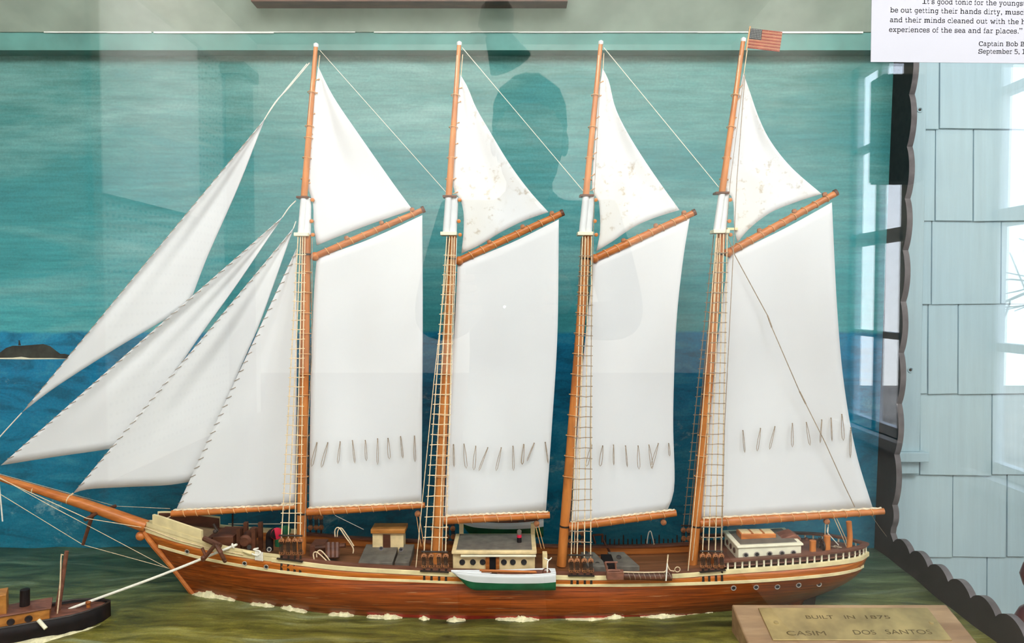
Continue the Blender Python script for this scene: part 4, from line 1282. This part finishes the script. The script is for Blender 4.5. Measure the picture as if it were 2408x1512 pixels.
cornerbox(1276, 1287, 1342, 1302, .962, .972, 'boat_chock', 'buff')
# forward hatches, companion
ch = cornerbox(876, 949, 1316, 1252, 1.030, 1.052, 'companion', 'buff')
z0 = W(876, 1253, 1.03).z
MB().box((W(872, 1250, 1.028).x, 1.026, z0), (W(953, 1250, 1.028).x, 1.056, z0 + .006)).build('companion_roof', M['tan'], ch, bevel=.0008)
MB().box((W(901, 1300, 1.029).x, 1.0285, W(0, 1316, 1.029).z), (W(918, 1300, 1.029).x, 1.031, W(0, 1257, 1.029).z)).build('doorway', M['dark'], ch)
for xa, xb in ((842, 923), (928, 962)):
    z = -.357
    a, b, c_, d_ = [V((x, y, z)) for x, y in ((W(xa, 1330, .984).x, .984), (W(xb, 1330, .984).x, .984), (W(xb, 1330, .984).x, 1.040), (W(xa, 1330, .984).x, 1.040))]
    lo = [q - V((0, 0, .010)) for q in (a, b, c_, d_)]
    hi = [a, b, c_ + V((0, 0, .006)), d_ + V((0, 0, .006))]
    ho = MB().hexa(lo, hi).build('hatch_cover', M['grey'], ship, bevel=.0008)
for px, py in ((896, 1290), (943, 1293), (928, 1331), (955, 1316)):
    porthole(W(px, py, .995), (0, -.6, .8), .0026, ship, 'charcoale', 'ring_bolt')
# mid hatches
for xa, xb in ((1378, 1425), (1443, 1497)):
    z = -.3615
    pts = [(W(xa, 1330, 1.0).x, .975), (W(xb, 1330, 1.0).x, .975), (W(xb - 22, 1330, 1.0).x, 1.030), (W(xa - 8, 1330, 1.0).x, 1.030)]
    lo = [V((x, y, z - .006)) for x, y in pts]; hi = [V((x, y, z + .003)) for x, y in pts]
    MB().hexa(lo, hi).build('hatch_cover', M['grey'], ship, bevel=.0008)
MB().box((W(1420, 1330, .985).x, .98, -.364), (W(1445, 1330, .985).x, 1.02, -.3585)).build('hatch_well', M['black'], ship)
for px, py in ((1405, 1326), (1455, 1310), (1489, 1335), (1378, 1301)):
    porthole(W(px, py, .985), (0, -.5, .85), .0028, ship, 'iron', 'ring_bolt')
# aft cabin
def ac(px, py, y): return W(px, py, y)
FL, FR = ac(1736, 1319, .972), ac(1884, 1312, .972)
BL, BR = V((FL.x, 1.036, FL.z)), V((FR.x, 1.036, FR.z))
hgt = .0172
cab = MB().hexa([FL, FR, BR, BL], [p + V((0, 0, hgt)) for p in (FL, FR, BR, BL)]).build('aft_cabin', M['creamw'], ship, bevel=.0008)
e = .0022
rf = [FL + V((-e, -e, hgt)), FR + V((e, -e, hgt)), BR + V((e, e, hgt)), BL + V((-e, e, hgt))]
MB().hexa(rf, [p + V((0, 0, .0028)) for p in rf]).build('cabin_roof', M['creamw'], cab, bevel=.0008)
ri = [FL + V((.004, .004, hgt)), FR + V((-.004, .004, hgt)), BR + V((-.004, -.004, hgt)), BL + V((.004, -.004, hgt))]
MB().hexa(ri, [p + V((0, 0, .0036)) for p in ri]).build('roof_canvas', M['grey'], cab, bevel=.0006)
for i, px in enumerate((1754, 1780, 1810, 1839, 1866)):
    porthole(W(px, 1305.5 - 1.4*i, .9712), (0, -1, 0), .0031, cab)
for f in (.25, .5, .75):
    p = FL.lerp(BL, f) + V((-.0008, 0, hgt*.52)); porthole(p, (-1, 0, 0), .0030, cab, 'dark')
zc = FL.z + hgt + .0036
sk0, sk1 = W(1743, 1268, .995), W(1825, 1268, .995)
skl = MB().box((sk0.x, .995, zc), (sk1.x, 1.018, zc + .0075)).build('skylight', M['spar_h'], cab, bevel=.0006)
for i in range(3):
    a = sk0.x + (sk1.x - sk0.x)*(i + .1)/3; b = sk0.x + (sk1.x - sk0.x)*(i + .9)/3
    MB().box((a, .9975, zc + .0073), (b, 1.0155, zc + .0083)).build('skylight_pane', M['buff'], skl)
a = W(1828, 1268, .995)
MB().prism([(a.x, .99, zc), (a.x + .030, .99, zc + .001), (a.x + .030, .99, zc + .004), (a.x + .022, .99, zc + .0085), (a.x + .004, .99, zc + .003)], (0, .026, 0)).build('cabin_slide', M['rust'], cab, bevel=.0005)
# stern rail with stanchions
rail_h = .0165
strip(near_R, span(1700, 2040, 60), rail_h - .0016, rail_h + .0012, .0020, .0075).build('taffrail', M['rail'], ship)
for nearside in (True, False):
    for px in [1712 + 17.0*i for i in range(17)] + [1998, 2012, 2023, 2032, 2038]:
        a = near_R(min(px, 2039.5), .0045, -.0012); b = near_R(min(px, 2039.5), rail_h - .001, -.0012)
        if not nearside: a, b = far(a), far(b)
        MB().tube([a, a.lerp(b, .5), b], [.0015, .0012, .0015], 8).build('stanchion', M['creamw'], ship)
# stern posts, wheel, coil
for px, pt, pb, r in ((1911, 1270, 1301, .0044), (1945, 1259, 1300, .0045)):
    p = W(px, pb, .995); t = W(px, pt, .995)
    MB().lathe(p, t - p, [(0, r), ((t-p).length*.5, r*.96), ((t-p).length*.98, r), ((t-p).length, r*.85)], 16).build('bollard', M['spar'], ship)
wheel = W(1931, 1282, 1.0)
wh = MB().torus(wheel, (1, .15, 0), .0085, .0013, 18, 6)
for i in range(8):
    q = 2*PI*i/8; wh.tube([wheel, wheel + V((0, .0115*math.cos(q), .0115*math.sin(q)))], .0008, 5)
wh.box(tuple(wheel + V((.001, -.004, -.014))), tuple(wheel + V((.004, .004, .002))))
wh.build('steering_wheel', M['iron'], ship)
MB().tube([W(1996, 1302, 1.0), W(1999, 1260, 1.0), W(1996, 1226, 1.0)], .0036, 10).build('stern_post', M['spar'], ship)
rc = random.Random(4); co = MB()
c0 = W(1965, 1297, 1.005)
for i in range(7):
    co.torus(c0 + V((rc.uniform(-.004, .004), rc.uniform(-.004, .004), .0012*i)), (rc.uniform(-.4, .4), rc.uniform(-.4, .4), 1), .006 - .0005*i, .0009, 14, 5)
co.build('rope_coil', M['ropeg'], ship)
for px, py in ((1955, 1301), (1896, 1268)):
    MB().ball(W(px, py, .985 if py > 1290 else 1.04), .003, 10).build('cleat', M['rail'], ship)
# ladder, rolled along the rail
def bar(mb, a, b, ya, yb, r, n=8): mb.tube([W(*a, ya), W(*b, yb)], r, n)
yl_ = .948
MB().tube([W(1466, 1354, yl_), W(1579, 1356, yl_)], .0052, 14).build('rolled_ladder', M['dark'], ship)
lm = MB()
for px in range(1478, 1575, 12): lm.torus(W(px, 1354.5, yl_), (1, .2, .3), .0053, .0004)
lm.build('ladder_lashing', M['ropeg'], ship)
cornerbox(1427, 1468, 1364, 1345, yl_ - .004, yl_ + .006, 'ladder_platform', 'rust')
fr = MB(); bar(fr, (1430, 1350), (1423, 1322), yl_ - .002, yl_ - .002, .0016); bar(fr, (1423, 1322), (1452, 1322), yl_ - .002, yl_ - .002, .0012); bar(fr, (1447, 1322), (1449, 1342), yl_ - .002, yl_ - .002, .0012); bar(fr, (1430, 1341), (1458, 1341), yl_ - .002, yl_ - .002, .0014)
fr.build('ladder_rail', M['rust'], ship)
rope([W(1466, 1345, yl_ - .004), W(1510, 1346, yl_ - .004), W(1564, 1345, yl_ - .004)], .0008, 'ladder_rope', 'rope')
rope([W(1571, 1304, .952), W(1569, 1325, .95)], .0009, 'davit_line', 'rope')
rope([W(1569, 1325, .95), W(1567, 1340, .947), W(1560, 1346, .946)], .0007, 'davit_line', 'rope')
rope([W(1569, 1325, .95), W(1575, 1340, .947), W(1586, 1343, .946)], .0007, 'davit_line', 'rope')
rope([W(1569, 1325, .943), W(1566, 1366, .94)], .0009, 'davit_line', 'ropew')
MB().torus(W(1593, 1339, .95), (0, 1, .1), .0034, .0006).build('mooring_ring', M['rope'], ship)
# far rail fittings: stair frame, belaying pins, davit loop
yf = far(near_R(1400)).y
fr = MB()
for a, b in (((1394, 1258), (1400, 1278)), ((1394, 1258), (1418, 1257)), ((1417, 1257), (1416, 1275)), ((1418, 1270), (1436, 1302))):
    bar(fr, a, b, yf - .004, yf - .004, .0016)
fr.build('far_ladder_rail', M['dark'], ship)
for i in range(18):
    px = 1424 + 10.5*i; h = 16 if i % 4 == 0 else 7
    p = W(px, 1274, yf); MB().tube([p - V((0, 0, .004)), W(px, 1274 - h, yf)], [.0013, .0009], 6).build('belaying_pin', M['iron'], ship)
rope([W(1521, 1278, yf), W(1525, 1254, yf), W(1530, 1249, yf), W(1534, 1262, yf), W(1538, 1279, yf)], .0008, 'davit_loop', 'ropew')
rope([W(1539, 1278, yf - .004), W(1534, 1286, yf - .004), W(1540, 1290, yf - .004), W(1562, 1287, yf - .004)], .0007, 'davit_loop', 'rope')
# boom crutches and bitts about the foremast
def loop(pts, r=.0008): rope([W(*p, y) for *p, y in pts], r, 'fairlead_loop', 'rope')
loop([(788, 1262, 1.0), (788, 1246, 1.0), (797, 1241, 1.0), (812, 1262, 1.0), (830, 1288, 1.0), (830, 1301, 1.0)])
loop([(793, 1262, 1.01), (795, 1247, 1.01), (803, 1242, 1.01), (818, 1262, 1.01), (832, 1284, 1.01)])
loop([(739, 1316, .962), (737, 1302, .962), (744, 1298, .962), (757, 1308, .962), (771, 1322, .962)])
loop([(745, 1310, .965), (745, 1300, .965), (753, 1294, .965), (766, 1306, .965), (778, 1322, .965)])
wl = MB()
for px in (772, 782, 792): wl.tube([W(px, 1312, .99), W(px, 1276, 1.0)], .004, 8)
wl.tube([W(742, 1288, 1.0), W(812, 1282, 1.0)], .0035, 8)
wl.build('fife_rail', M['dark'], ship)
cornerbox(728, 760, 1318, 1284, 1.0, 1.03, 'pump_box', 'rail')
# windlass and cowls
wd_ = MB()
c0 = W(588, 1262, 1.0)
wd_.lathe(c0 - V((0, .022, 0)), (0, 1, 0), [(0, .006), (.004, .0085), (.012, .006), (.022, .0095), (.032, .006), (.04, .0085), (.044, .006)], 16)
for dx in (-.010, .010):
    wd_.box((c0.x + dx - .0025, c0.y - .016, c0.z - .022), (c0.x + dx + .0025, c0.y - .010, c0.z + .016)); wd_.box((c0.x + dx - .0025, c0.y + .010, c0.z - .022), (c0.x + dx + .0025, c0.y + .016, c0.z + .016))
wd_.build('windlass', M['dark'], ship)
def cowl(px, pb, pt, y, mouth, body, r):
    p, t = W(px, pb, y), W(px, pt, y)
    pts = [p, p.lerp(t, .7), t + V((r*.4, -r*.1, r*.2)), t + V((r*2.0, -r*.6, r*.6))]
    mb = MB().tube(resample([tuple(x) for x in pts], 12), [r]*7 + [r*1.05, r*1.15, r*1.25, r*1.4, r*1.5, r*1.55], 14, 0)
    d = V((.6, -.8, .05)).normalized()
    e_ = pts[-1]
    mb.lathe(e_, d, [(-.001, r*1.5), (.0012, r*1.62), (.0016, r*1.2)], 16, 1)
    mb.build('ventilator_cowl', [M[body], M[mouth]], ship)
cowl(634, 1294, 1258, .985, 'crimson', 'black', .0050)
cowl(655, 1285, 1252, 1.03, 'green', 'green', .0050)
porthole(W(633, 1292, .966), (0, -1, .2), .0026, ship, 'chrome', 'ring_bolt')
porthole(W(586, 1287, .968), (0, -1, .2), .0026, ship, 'iron', 'ring_bolt')
# deck rail and stanchion before the foremast (far side)
rope([W(537, 1232, 1.056), W(660, 1232, 1.06)], .0008, 'far_rail_wire', 'creamw')
MB().tube([W(547, 1205, 1.03), W(547, 1250, 1.03)], .0012, 8).build('stanchion', M['iron'], ship)
# forecastle companion and cathead with anchor
an = MB()
ya = YC - .052
bar(an, (480, 1266), (518, 1284), ya + .012, ya, .0036); bar(an, (507, 1280), (476, 1318), ya - .002, ya - .003, .0026)
bar(an, (508, 1281), (520, 1300), ya - .002, ya - .004, .0030); bar(an, (475, 1288), (484, 1308), ya - .002, ya - .003, .0020)
bar(an, (518, 1298), (528, 1318), ya - .004, ya - .003, .0026)
an.ball(W(478, 1312, ya - .003), .0034, 10); an.ball(W(529, 1319, ya - .003), .0026, 10)
an.build('anchor', M['dark'], ship)
cornerbox(500, 548, 1292, 1262, .985, 1.03, 'forecastle_hatch', 'dark')
rope([W(512, 1250, .985), W(502, 1232, .985)], .0018, 'bitt', 'iron')
MB().ball(W(506, 1250, .982), .0030, 10).build('bell', M['iron'], ship)
# rope turned about the bow bulwark
for i in range(6):
    px = 604 + 3.2*i
    a = near_R(px, .0, .003); b = near_bow(px, 1.02, .003)
    MB().tube([a, a.lerp(b, .5) + V((0, -.0008, 0)), b], .0009, 6).build('rope_turn', M['ropew'], ship)
rope([W(592, 1302, YC - .051), W(606, 1306, YC - .052), W(612, 1297, YC - .051), W(596, 1292, YC - .047), W(608, 1289, YC - .046)], .0010, 'guy_end', 'ropew')

# ------------------------------------------------------------------ cream foam along the waterline (painted on the sea board)
def foam(x0, x1, yt, yb, seed):
    rr = random.Random(seed); n_ = max(12, int((x1 - x0)/2.4))
    ph_ = [rr.uniform(0, 6) for _ in range(3)]
    A, B2, C2, D2 = [], [], [], []
    for i in range(n_ + 1):
        px = x0 + (x1 - x0)*i/n_; u = i/n_
        yy = YC - interp(TBB, px) - .0045
        e_ = (math.sin(PI*u)**.8)*(.62 + .25*math.sin(u*9 + ph_[0]) + .13*math.sin(u*23 + ph_[1]))*rr.uniform(.82, 1.05)
        p = W(px, yb, yy); bz = sea_z(p.x, yy)
        hgt_ = (yb - yt)/F*e_*.85*rr.uniform(.7, 1.08) + .0004
        A.append(V((p.x, yy + .003, bz + hgt_))); B2.append(V((p.x, yy - .0022, bz + hgt_*.92 + rr.uniform(-.0006, .0006))))
        C2.append(V((p.x, yy - .0010 - .0028*e_, bz + hgt_*.45))); D2.append(V((p.x, yy - .0012 - (.0030 + rr.uniform(0, .0030))*e_, bz - .001)))
    MB().grid([A, B2, C2, D2]).build('foam_crest', M['foam'], case, sharp=60)
for i, q in enumerate(((452, 552, 1388, 1412), (588, 645, 1414, 1430), (660, 722, 1424, 1440), (772, 832, 1432, 1446), (862, 946, 1436, 1456), (985, 1010, 1444, 1456), (1050, 1095, 1438, 1454), (1165, 1268, 1438, 1456), (1330, 1425, 1450, 1455), (1420, 1468, 1434, 1453), (1505, 1612, 1436, 1452), (1615, 1720, 1450, 1455))):
    foam(*q, i)

# ------------------------------------------------------------------ the tug
Sx, Sy = -.515, .948
dT = V((.875, .485, 0)); nT = V((.485, -.875, 0)); hz0 = -.4170
def TT(a, c, h): return V((Sx, Sy, hz0)) - dT*a + nT*c + V((0, 0, h))
tug = thing('model_tug', 'small black hulled model tugboat with orange cabin, pulling the schooner', 'model boat', tuple(TT(.1, 0, 0)))
N = 30; LT = .26
rows_ = []
for i in range(N + 1):
    t = i / N; a = LT*t
    w = .027*min(1, (t/.16 + .001)**.5)*(1 if t < .7 else max(.02, 1 - ((t - .7)/.3)**2))
    hh = .0235 + .006*max(0, t - .4)
    rows_.append([TT(a + .004*(1 - t*2), c*w, h) for c, h in ((-1, hh), (-1, .012), (-.92, 0), (-.8, -.012), (0, -.014), (.8, -.012), (.92, 0), (1, .012), (1, hh))])
MB().grid(rows_).add(rows_[0], [list(range(9))]).build('tug_hull', M['black'], tug, solid=.002)
rows2 = [[p.lerp(q, k/4) for k in range(5)] for p, q in ((r_[0].lerp(r_[1], .32), r_[8].lerp(r_[7], .32)) for r_ in rows_)]
MB().grid(rows2).build('tug_deck', M['rust'], tug, solid=.001)
gn = MB()
for j in (0, 8): gn.tube([r_[j] for r_ in rows_], .0013, 6)
gn.tube([rows_[0][0], rows_[0][8]], .0013, 6); gn.build('tug_gunwale', M['iron'], tug)
def tbox(a0, a1, c0, c1, h0, h1, name, mat, parent=tug, bevel=.0006):
    lo = [TT(a0, c0, h0), TT(a0, c1, h0), TT(a1, c1, h0), TT(a1, c0, h0)]; hi = [TT(a0, c0, h1), TT(a0, c1, h1), TT(a1, c1, h1), TT(a1, c0, h1)]
    return MB().hexa(lo, hi).build(name, M[mat], parent, bevel=bevel)
tc_ = tbox(.069, .20, -.016, .017, .016, .033, 'tug_cabin', 'tan')
tbox(.067, .202, -.018, .0185, .033, .0350, 'cabin_roof', 'rust', tc_)
for a in (.0907, .1087, .1267, .145):
    porthole(TT(a, .0172, .0252), nT, .0034, tc_, 'iron')
MB().lathe(TT(.096, -.004, .034), V((.04, 0, 1)), [(0, .0056), (.021, .0054)], 16).build('funnel', M['black'], tug)
tbox(.113, .145, -.013, .013, .034, .058, 'wheelhouse', 'tan')
mo_b, mo_t = W(133, 1452, .925), W(157, 1296, .925)
MB().tube([mo_b, mo_t], [.0036, .0024], 10).build('tug_mast', M['rust'], tug)
rope([W(133, 1458, .915), W(141, 1380, .918), W(144, 1306, .922), W(149, 1305, .923)], .0008, 'tug_stay', 'rope', tug)
MB().tube([W(90, 1458, .882), W(108, 1478, .880)], .0024, 10).build('fender', M['creamw'], tug)
bt = TT(.028, 0, .017)
MB().lathe(bt, (0, 0, 1), [(0, .0026), (.008, .0024), (.009, .0034), (.011, .003)], 12).build('towing_bitt', M['bulwark'], tug)
rr = random.Random(2); fo = MB()
rw = []
for i in range(40):
    a = -.004 + .25*i/39
    c = .0275 if a > .03 else .0275*max(.2, (a + .004)/.034)**.5
    p = TT(a, c + .002, -.003); q = TT(a, c + .0035 + rr.uniform(0, .003), -.005)
    rw.append([TT(a, c - .002, .001 + rr.uniform(0, .0025)), p + V((0, 0, rr.uniform(.001, .003))), q])
fo.grid(rw).build('foam_crest', M['foam'], case, solid=.002)
# tow rope
tr_ = MB().tube(resample([tuple(W(155, 1436, .93)), tuple(W(195, 1420, .935)), tuple(W(380, 1352, .955)), tuple(W(548, 1284, .968)), tuple(W(556, 1281, .972))], 24), .0017, 8).build('tow_rope', M['ropew'])
tr_['label'] = 'thick cream tow rope stretched from the tug up to the bow of the schooner'; tr_['category'] = 'rope'
tkn = MB().torus(W(548, 1284, .967), (1, .3, .4), .003, .0011)
tkn.build('rope_knot', M['ropew'], tr_)

# ------------------------------------------------------------------ brass plaque on its wedge
Yb, sl_ = .922, .30
zb_ = W(1970, 1423, Yb).z
def pz(y): return zb_ - sl_*(Yb - y)
def plate_pt(px, py):
    """meet the photo ray with the sloping top of the block"""
    d = W(px, py, 1.0)
    return d * ((zb_ - sl_*Yb + .0012) / (d.z - sl_))
y1 = Yb - (zb_ - BZ - .004) / sl_
plq = thing('plaque', 'engraved brass plate on a sloping wooden block before the stern of the schooner', 'plaque', (.41, .88, BZ))
xl, xr = W(1722, 1423, Yb).x, W(2221, 1423, Yb).x + .004
MB().hexa([(xl, y1, BZ - .004), (xr, y1, BZ - .004), (xr, Yb + .003, BZ - .004), (xl, Yb + .003, BZ - .004)],
          [(xl, y1, max(pz(y1), BZ)), (xr, y1, max(pz(y1), BZ)), (xr, Yb + .003, pz(Yb)), (xl, Yb + .003, pz(Yb))]).build('wooden_block', M['plaquew'], plq, bevel=.002)
ya_, yb2 = plate_pt(2000, 1504).y, plate_pt(2000, 1429).y
qa, qb = plate_pt(1783, 1429).x, plate_pt(2181, 1429).x
pl = MB().hexa([(qa, ya_, pz(ya_) - .0005), (qb, ya_, pz(ya_) - .0005), (qb, yb2, pz(yb2) - .0005), (qa, yb2, pz(yb2) - .0005)],
               [(qa, ya_, pz(ya_) + .0012), (qb, ya_, pz(ya_) + .0012), (qb, yb2, pz(yb2) + .0012), (qa, yb2, pz(yb2) + .0012)]).build('brass_plate', M['brass'], plq, bevel=.0004)
nP = V((0, -sl_, 1)).normalized()
for x in (1825, 2190):
    p = plate_pt(x, 1464)
    MB().lathe(p, nP, [(0, .0030), (.0009, .0026), (.0013, .0012)], 16).build('screw', M['brass'], pl)


def text_mesh(body, mat, name, parent, origin, ux, uy, width=None, height=None, offset=0.0, lift=.0002, spacing=1.0):
    """flat lettering laid on a surface: origin is the left end of the base line, ux/uy the writing and up directions"""
    cv = bpy.data.curves.new(name, 'FONT'); cv.body = body; cv.offset = offset; cv.extrude = .02; cv.space_character = spacing
    ob = bpy.data.objects.new(name, cv); COL.objects.link(ob)
    dg = bpy.context.evaluated_depsgraph_get(); dg.update()
    me = bpy.data.meshes.new_from_object(ob.evaluated_get(dg))
    COL.objects.unlink(ob); bpy.data.objects.remove(ob)
    xs_ = [v.co.x for v in me.vertices]; wdt = max(xs_) - min(xs_)
    s = width / wdt if width else height
    x0_ = min(xs_)
    ux, uy = V(ux).normalized(), V(uy).normalized(); nz = ux.cross(uy)
    sy = height if height else s
    vs = [V(origin) + ux*((v.co.x - x0_)*s) + uy*(v.co.y*sy) + nz*(v.co.z*.002 + lift) for v in me.vertices]
    mb = MB().add(vs, [list(p.vertices) for p in me.polygons])
    bpy.data.meshes.remove(me)
    return mb.build(name, M[mat], parent)


uyP = V((0, 1, sl_))
def plate_text(s, x0, x1, py, h):
    a = plate_pt(x0, py); b = plate_pt(x1, py)
    text_mesh(s, 'brassd', 'engraving', pl, a, V((1, 0, 0)), uyP, width=(b - a).length, height=h, lift=.0001)
plate_text('BUILT', 1897, 1962, 1455, .0085)
plate_text('IN', 1988, 2012, 1455, .0085)
plate_text('1875', 2038, 2095, 1455, .0085)
plate_text('CASIM', 1852, 1944, 1494, .0105)
plate_text('DOS', 2010, 2062, 1492, .0105)
plate_text('SANTOS', 2086, 2194, 1491, .0105)

# ------------------------------------------------------------------ paper note on the glass
GN = GY - .001
c0, c1 = W(2049, -60, GN), W(2047, 146, GN)
pr = .30
note = MB().hexa([W(2047, 146, GN), W(2600, 151, GN), W(2600, -260, GN), W(2053, -260, GN)], [p + V((0, -.0006, 0)) for p in (W(2047, 146, GN), W(2600, 151, GN), W(2600, -260, GN), W(2053, -260, GN))]).build('paper_note', M['paper'])
note['label'] = 'white sheet of paper with a printed sailing quotation, taped on the glass'; note['category'] = 'paper note'
ADV = dict(zip('abcdefghijklmnopqrstuvwxyz', (58,62,52,62,54,34,56,66,32,32,62,32,96,66,58,62,60,46,50,40,66,58,84,58,58,50)))
ADV.update({' ': 32, ',': 30, '.': 30, '\u2019': 26, '\u201d': 44})
def mono(c):
    """slab serif letter forms"""
    if 'A' <= c <= 'Z': return chr(0x1D670 + ord(c) - 65)
    if 'a' <= c <= 'z': return chr(0x1D68A + ord(c) - 97)
    if '0' <= c <= '9': return chr(0x1D7F6 + ord(c) - 48)
    return c
GL = {}
def glyph(c):
    if c not in GL:
        cv = bpy.data.curves.new('glyph', 'FONT'); cv.body = mono(c); cv.extrude = .01; cv.resolution_u = 4; cv.offset = .006
        ob = bpy.data.objects.new('glyph', cv); COL.objects.link(ob)
        dg = bpy.context.evaluated_depsgraph_get(); dg.update()
        me = bpy.data.meshes.new_from_object(ob.evaluated_get(dg))
        COL.objects.unlink(ob); bpy.data.objects.remove(ob)
        vs = [v.co.copy() for v in me.vertices]; fs = [list(p.vertices) for p in me.polygons]
        bpy.data.meshes.remove(me)
        GL[c] = (vs, fs, min(v.x for v in vs), max(v.x for v in vs))
    return GL[c]
GT = GN - .00061
def note_line(s, x0, y0, x1, y1, h):
    a, b = W(x0, y0, GT), W(x1, y1, GT)
    adv = [ADV.get(c, 72 if c.isalpha() else 60) for c in s]
    ux = (b - a); k = ux.length / sum(adv); ux.normalize()
    mb = MB(); x = 0
    for c, w in zip(s, adv):
        if c != ' ':
            vs, fs, lo, hi = glyph(c)
            wd_ = hi - lo
            pad = 3.5
            sx_ = (w - 2*pad)*k / wd_ if c.isalpha() or c.isdigit() else h
            off = x + pad*k if c.isalpha() or c.isdigit() else x + (w*k - wd_*h)/2
            mb.add([a + ux*(off + (v.x - lo)*sx_) + V((0, -.00002 - abs(v.z)*.001, v.y*h)) for v in vs], fs)
        x += w*k
    mb.build('printed_line', M['ink'], note)
hN = .0066
note_line('It’s good tonic for the youngst', 2168, 9, 2412, 14, hN)
note_line('be out getting their hands dirty, muscl', 2093, 29, 2412, 35, hN)
note_line('and their minds cleaned out with the h', 2092, 52, 2412, 57, hN)
note_line('experiences of the sea and far places.”', 2090, 75, 2404, 79, hN)
note_line('Captain Bob B', 2301, 108, 2410, 109, hN*.95)
note_line('September 5, 1', 2300, 126, 2412, 127, hN*.95)

# ------------------------------------------------------------------ dark red turned ornament at the lower right corner
pb_ = W(2452, 1512, .86)
zb2 = W(2452, 1512, .86).z
orn = thing('turned_finial', 'dark red turned wooden finial in front of the scalloped side, mostly out of frame', 'finial', (pb_.x, .86, BZ))
zz = lambda py: W(2452, py, .86).z - BZ
MB().lathe((pb_.x, .86, BZ), (0, 0, 1), [(-.02, .034), (zz(1475), .032), (zz(1440), .024), (zz(1420), .012), (zz(1400), .014), (zz(1380), .021), (zz(1356), .0245), (zz(1332), .021), (zz(1315), .012), (zz(1306), .001)], 28).build('finial_knob', plain('dark_red_lacquer', (0.075, .006, .005), .3, .3, 40), orn)
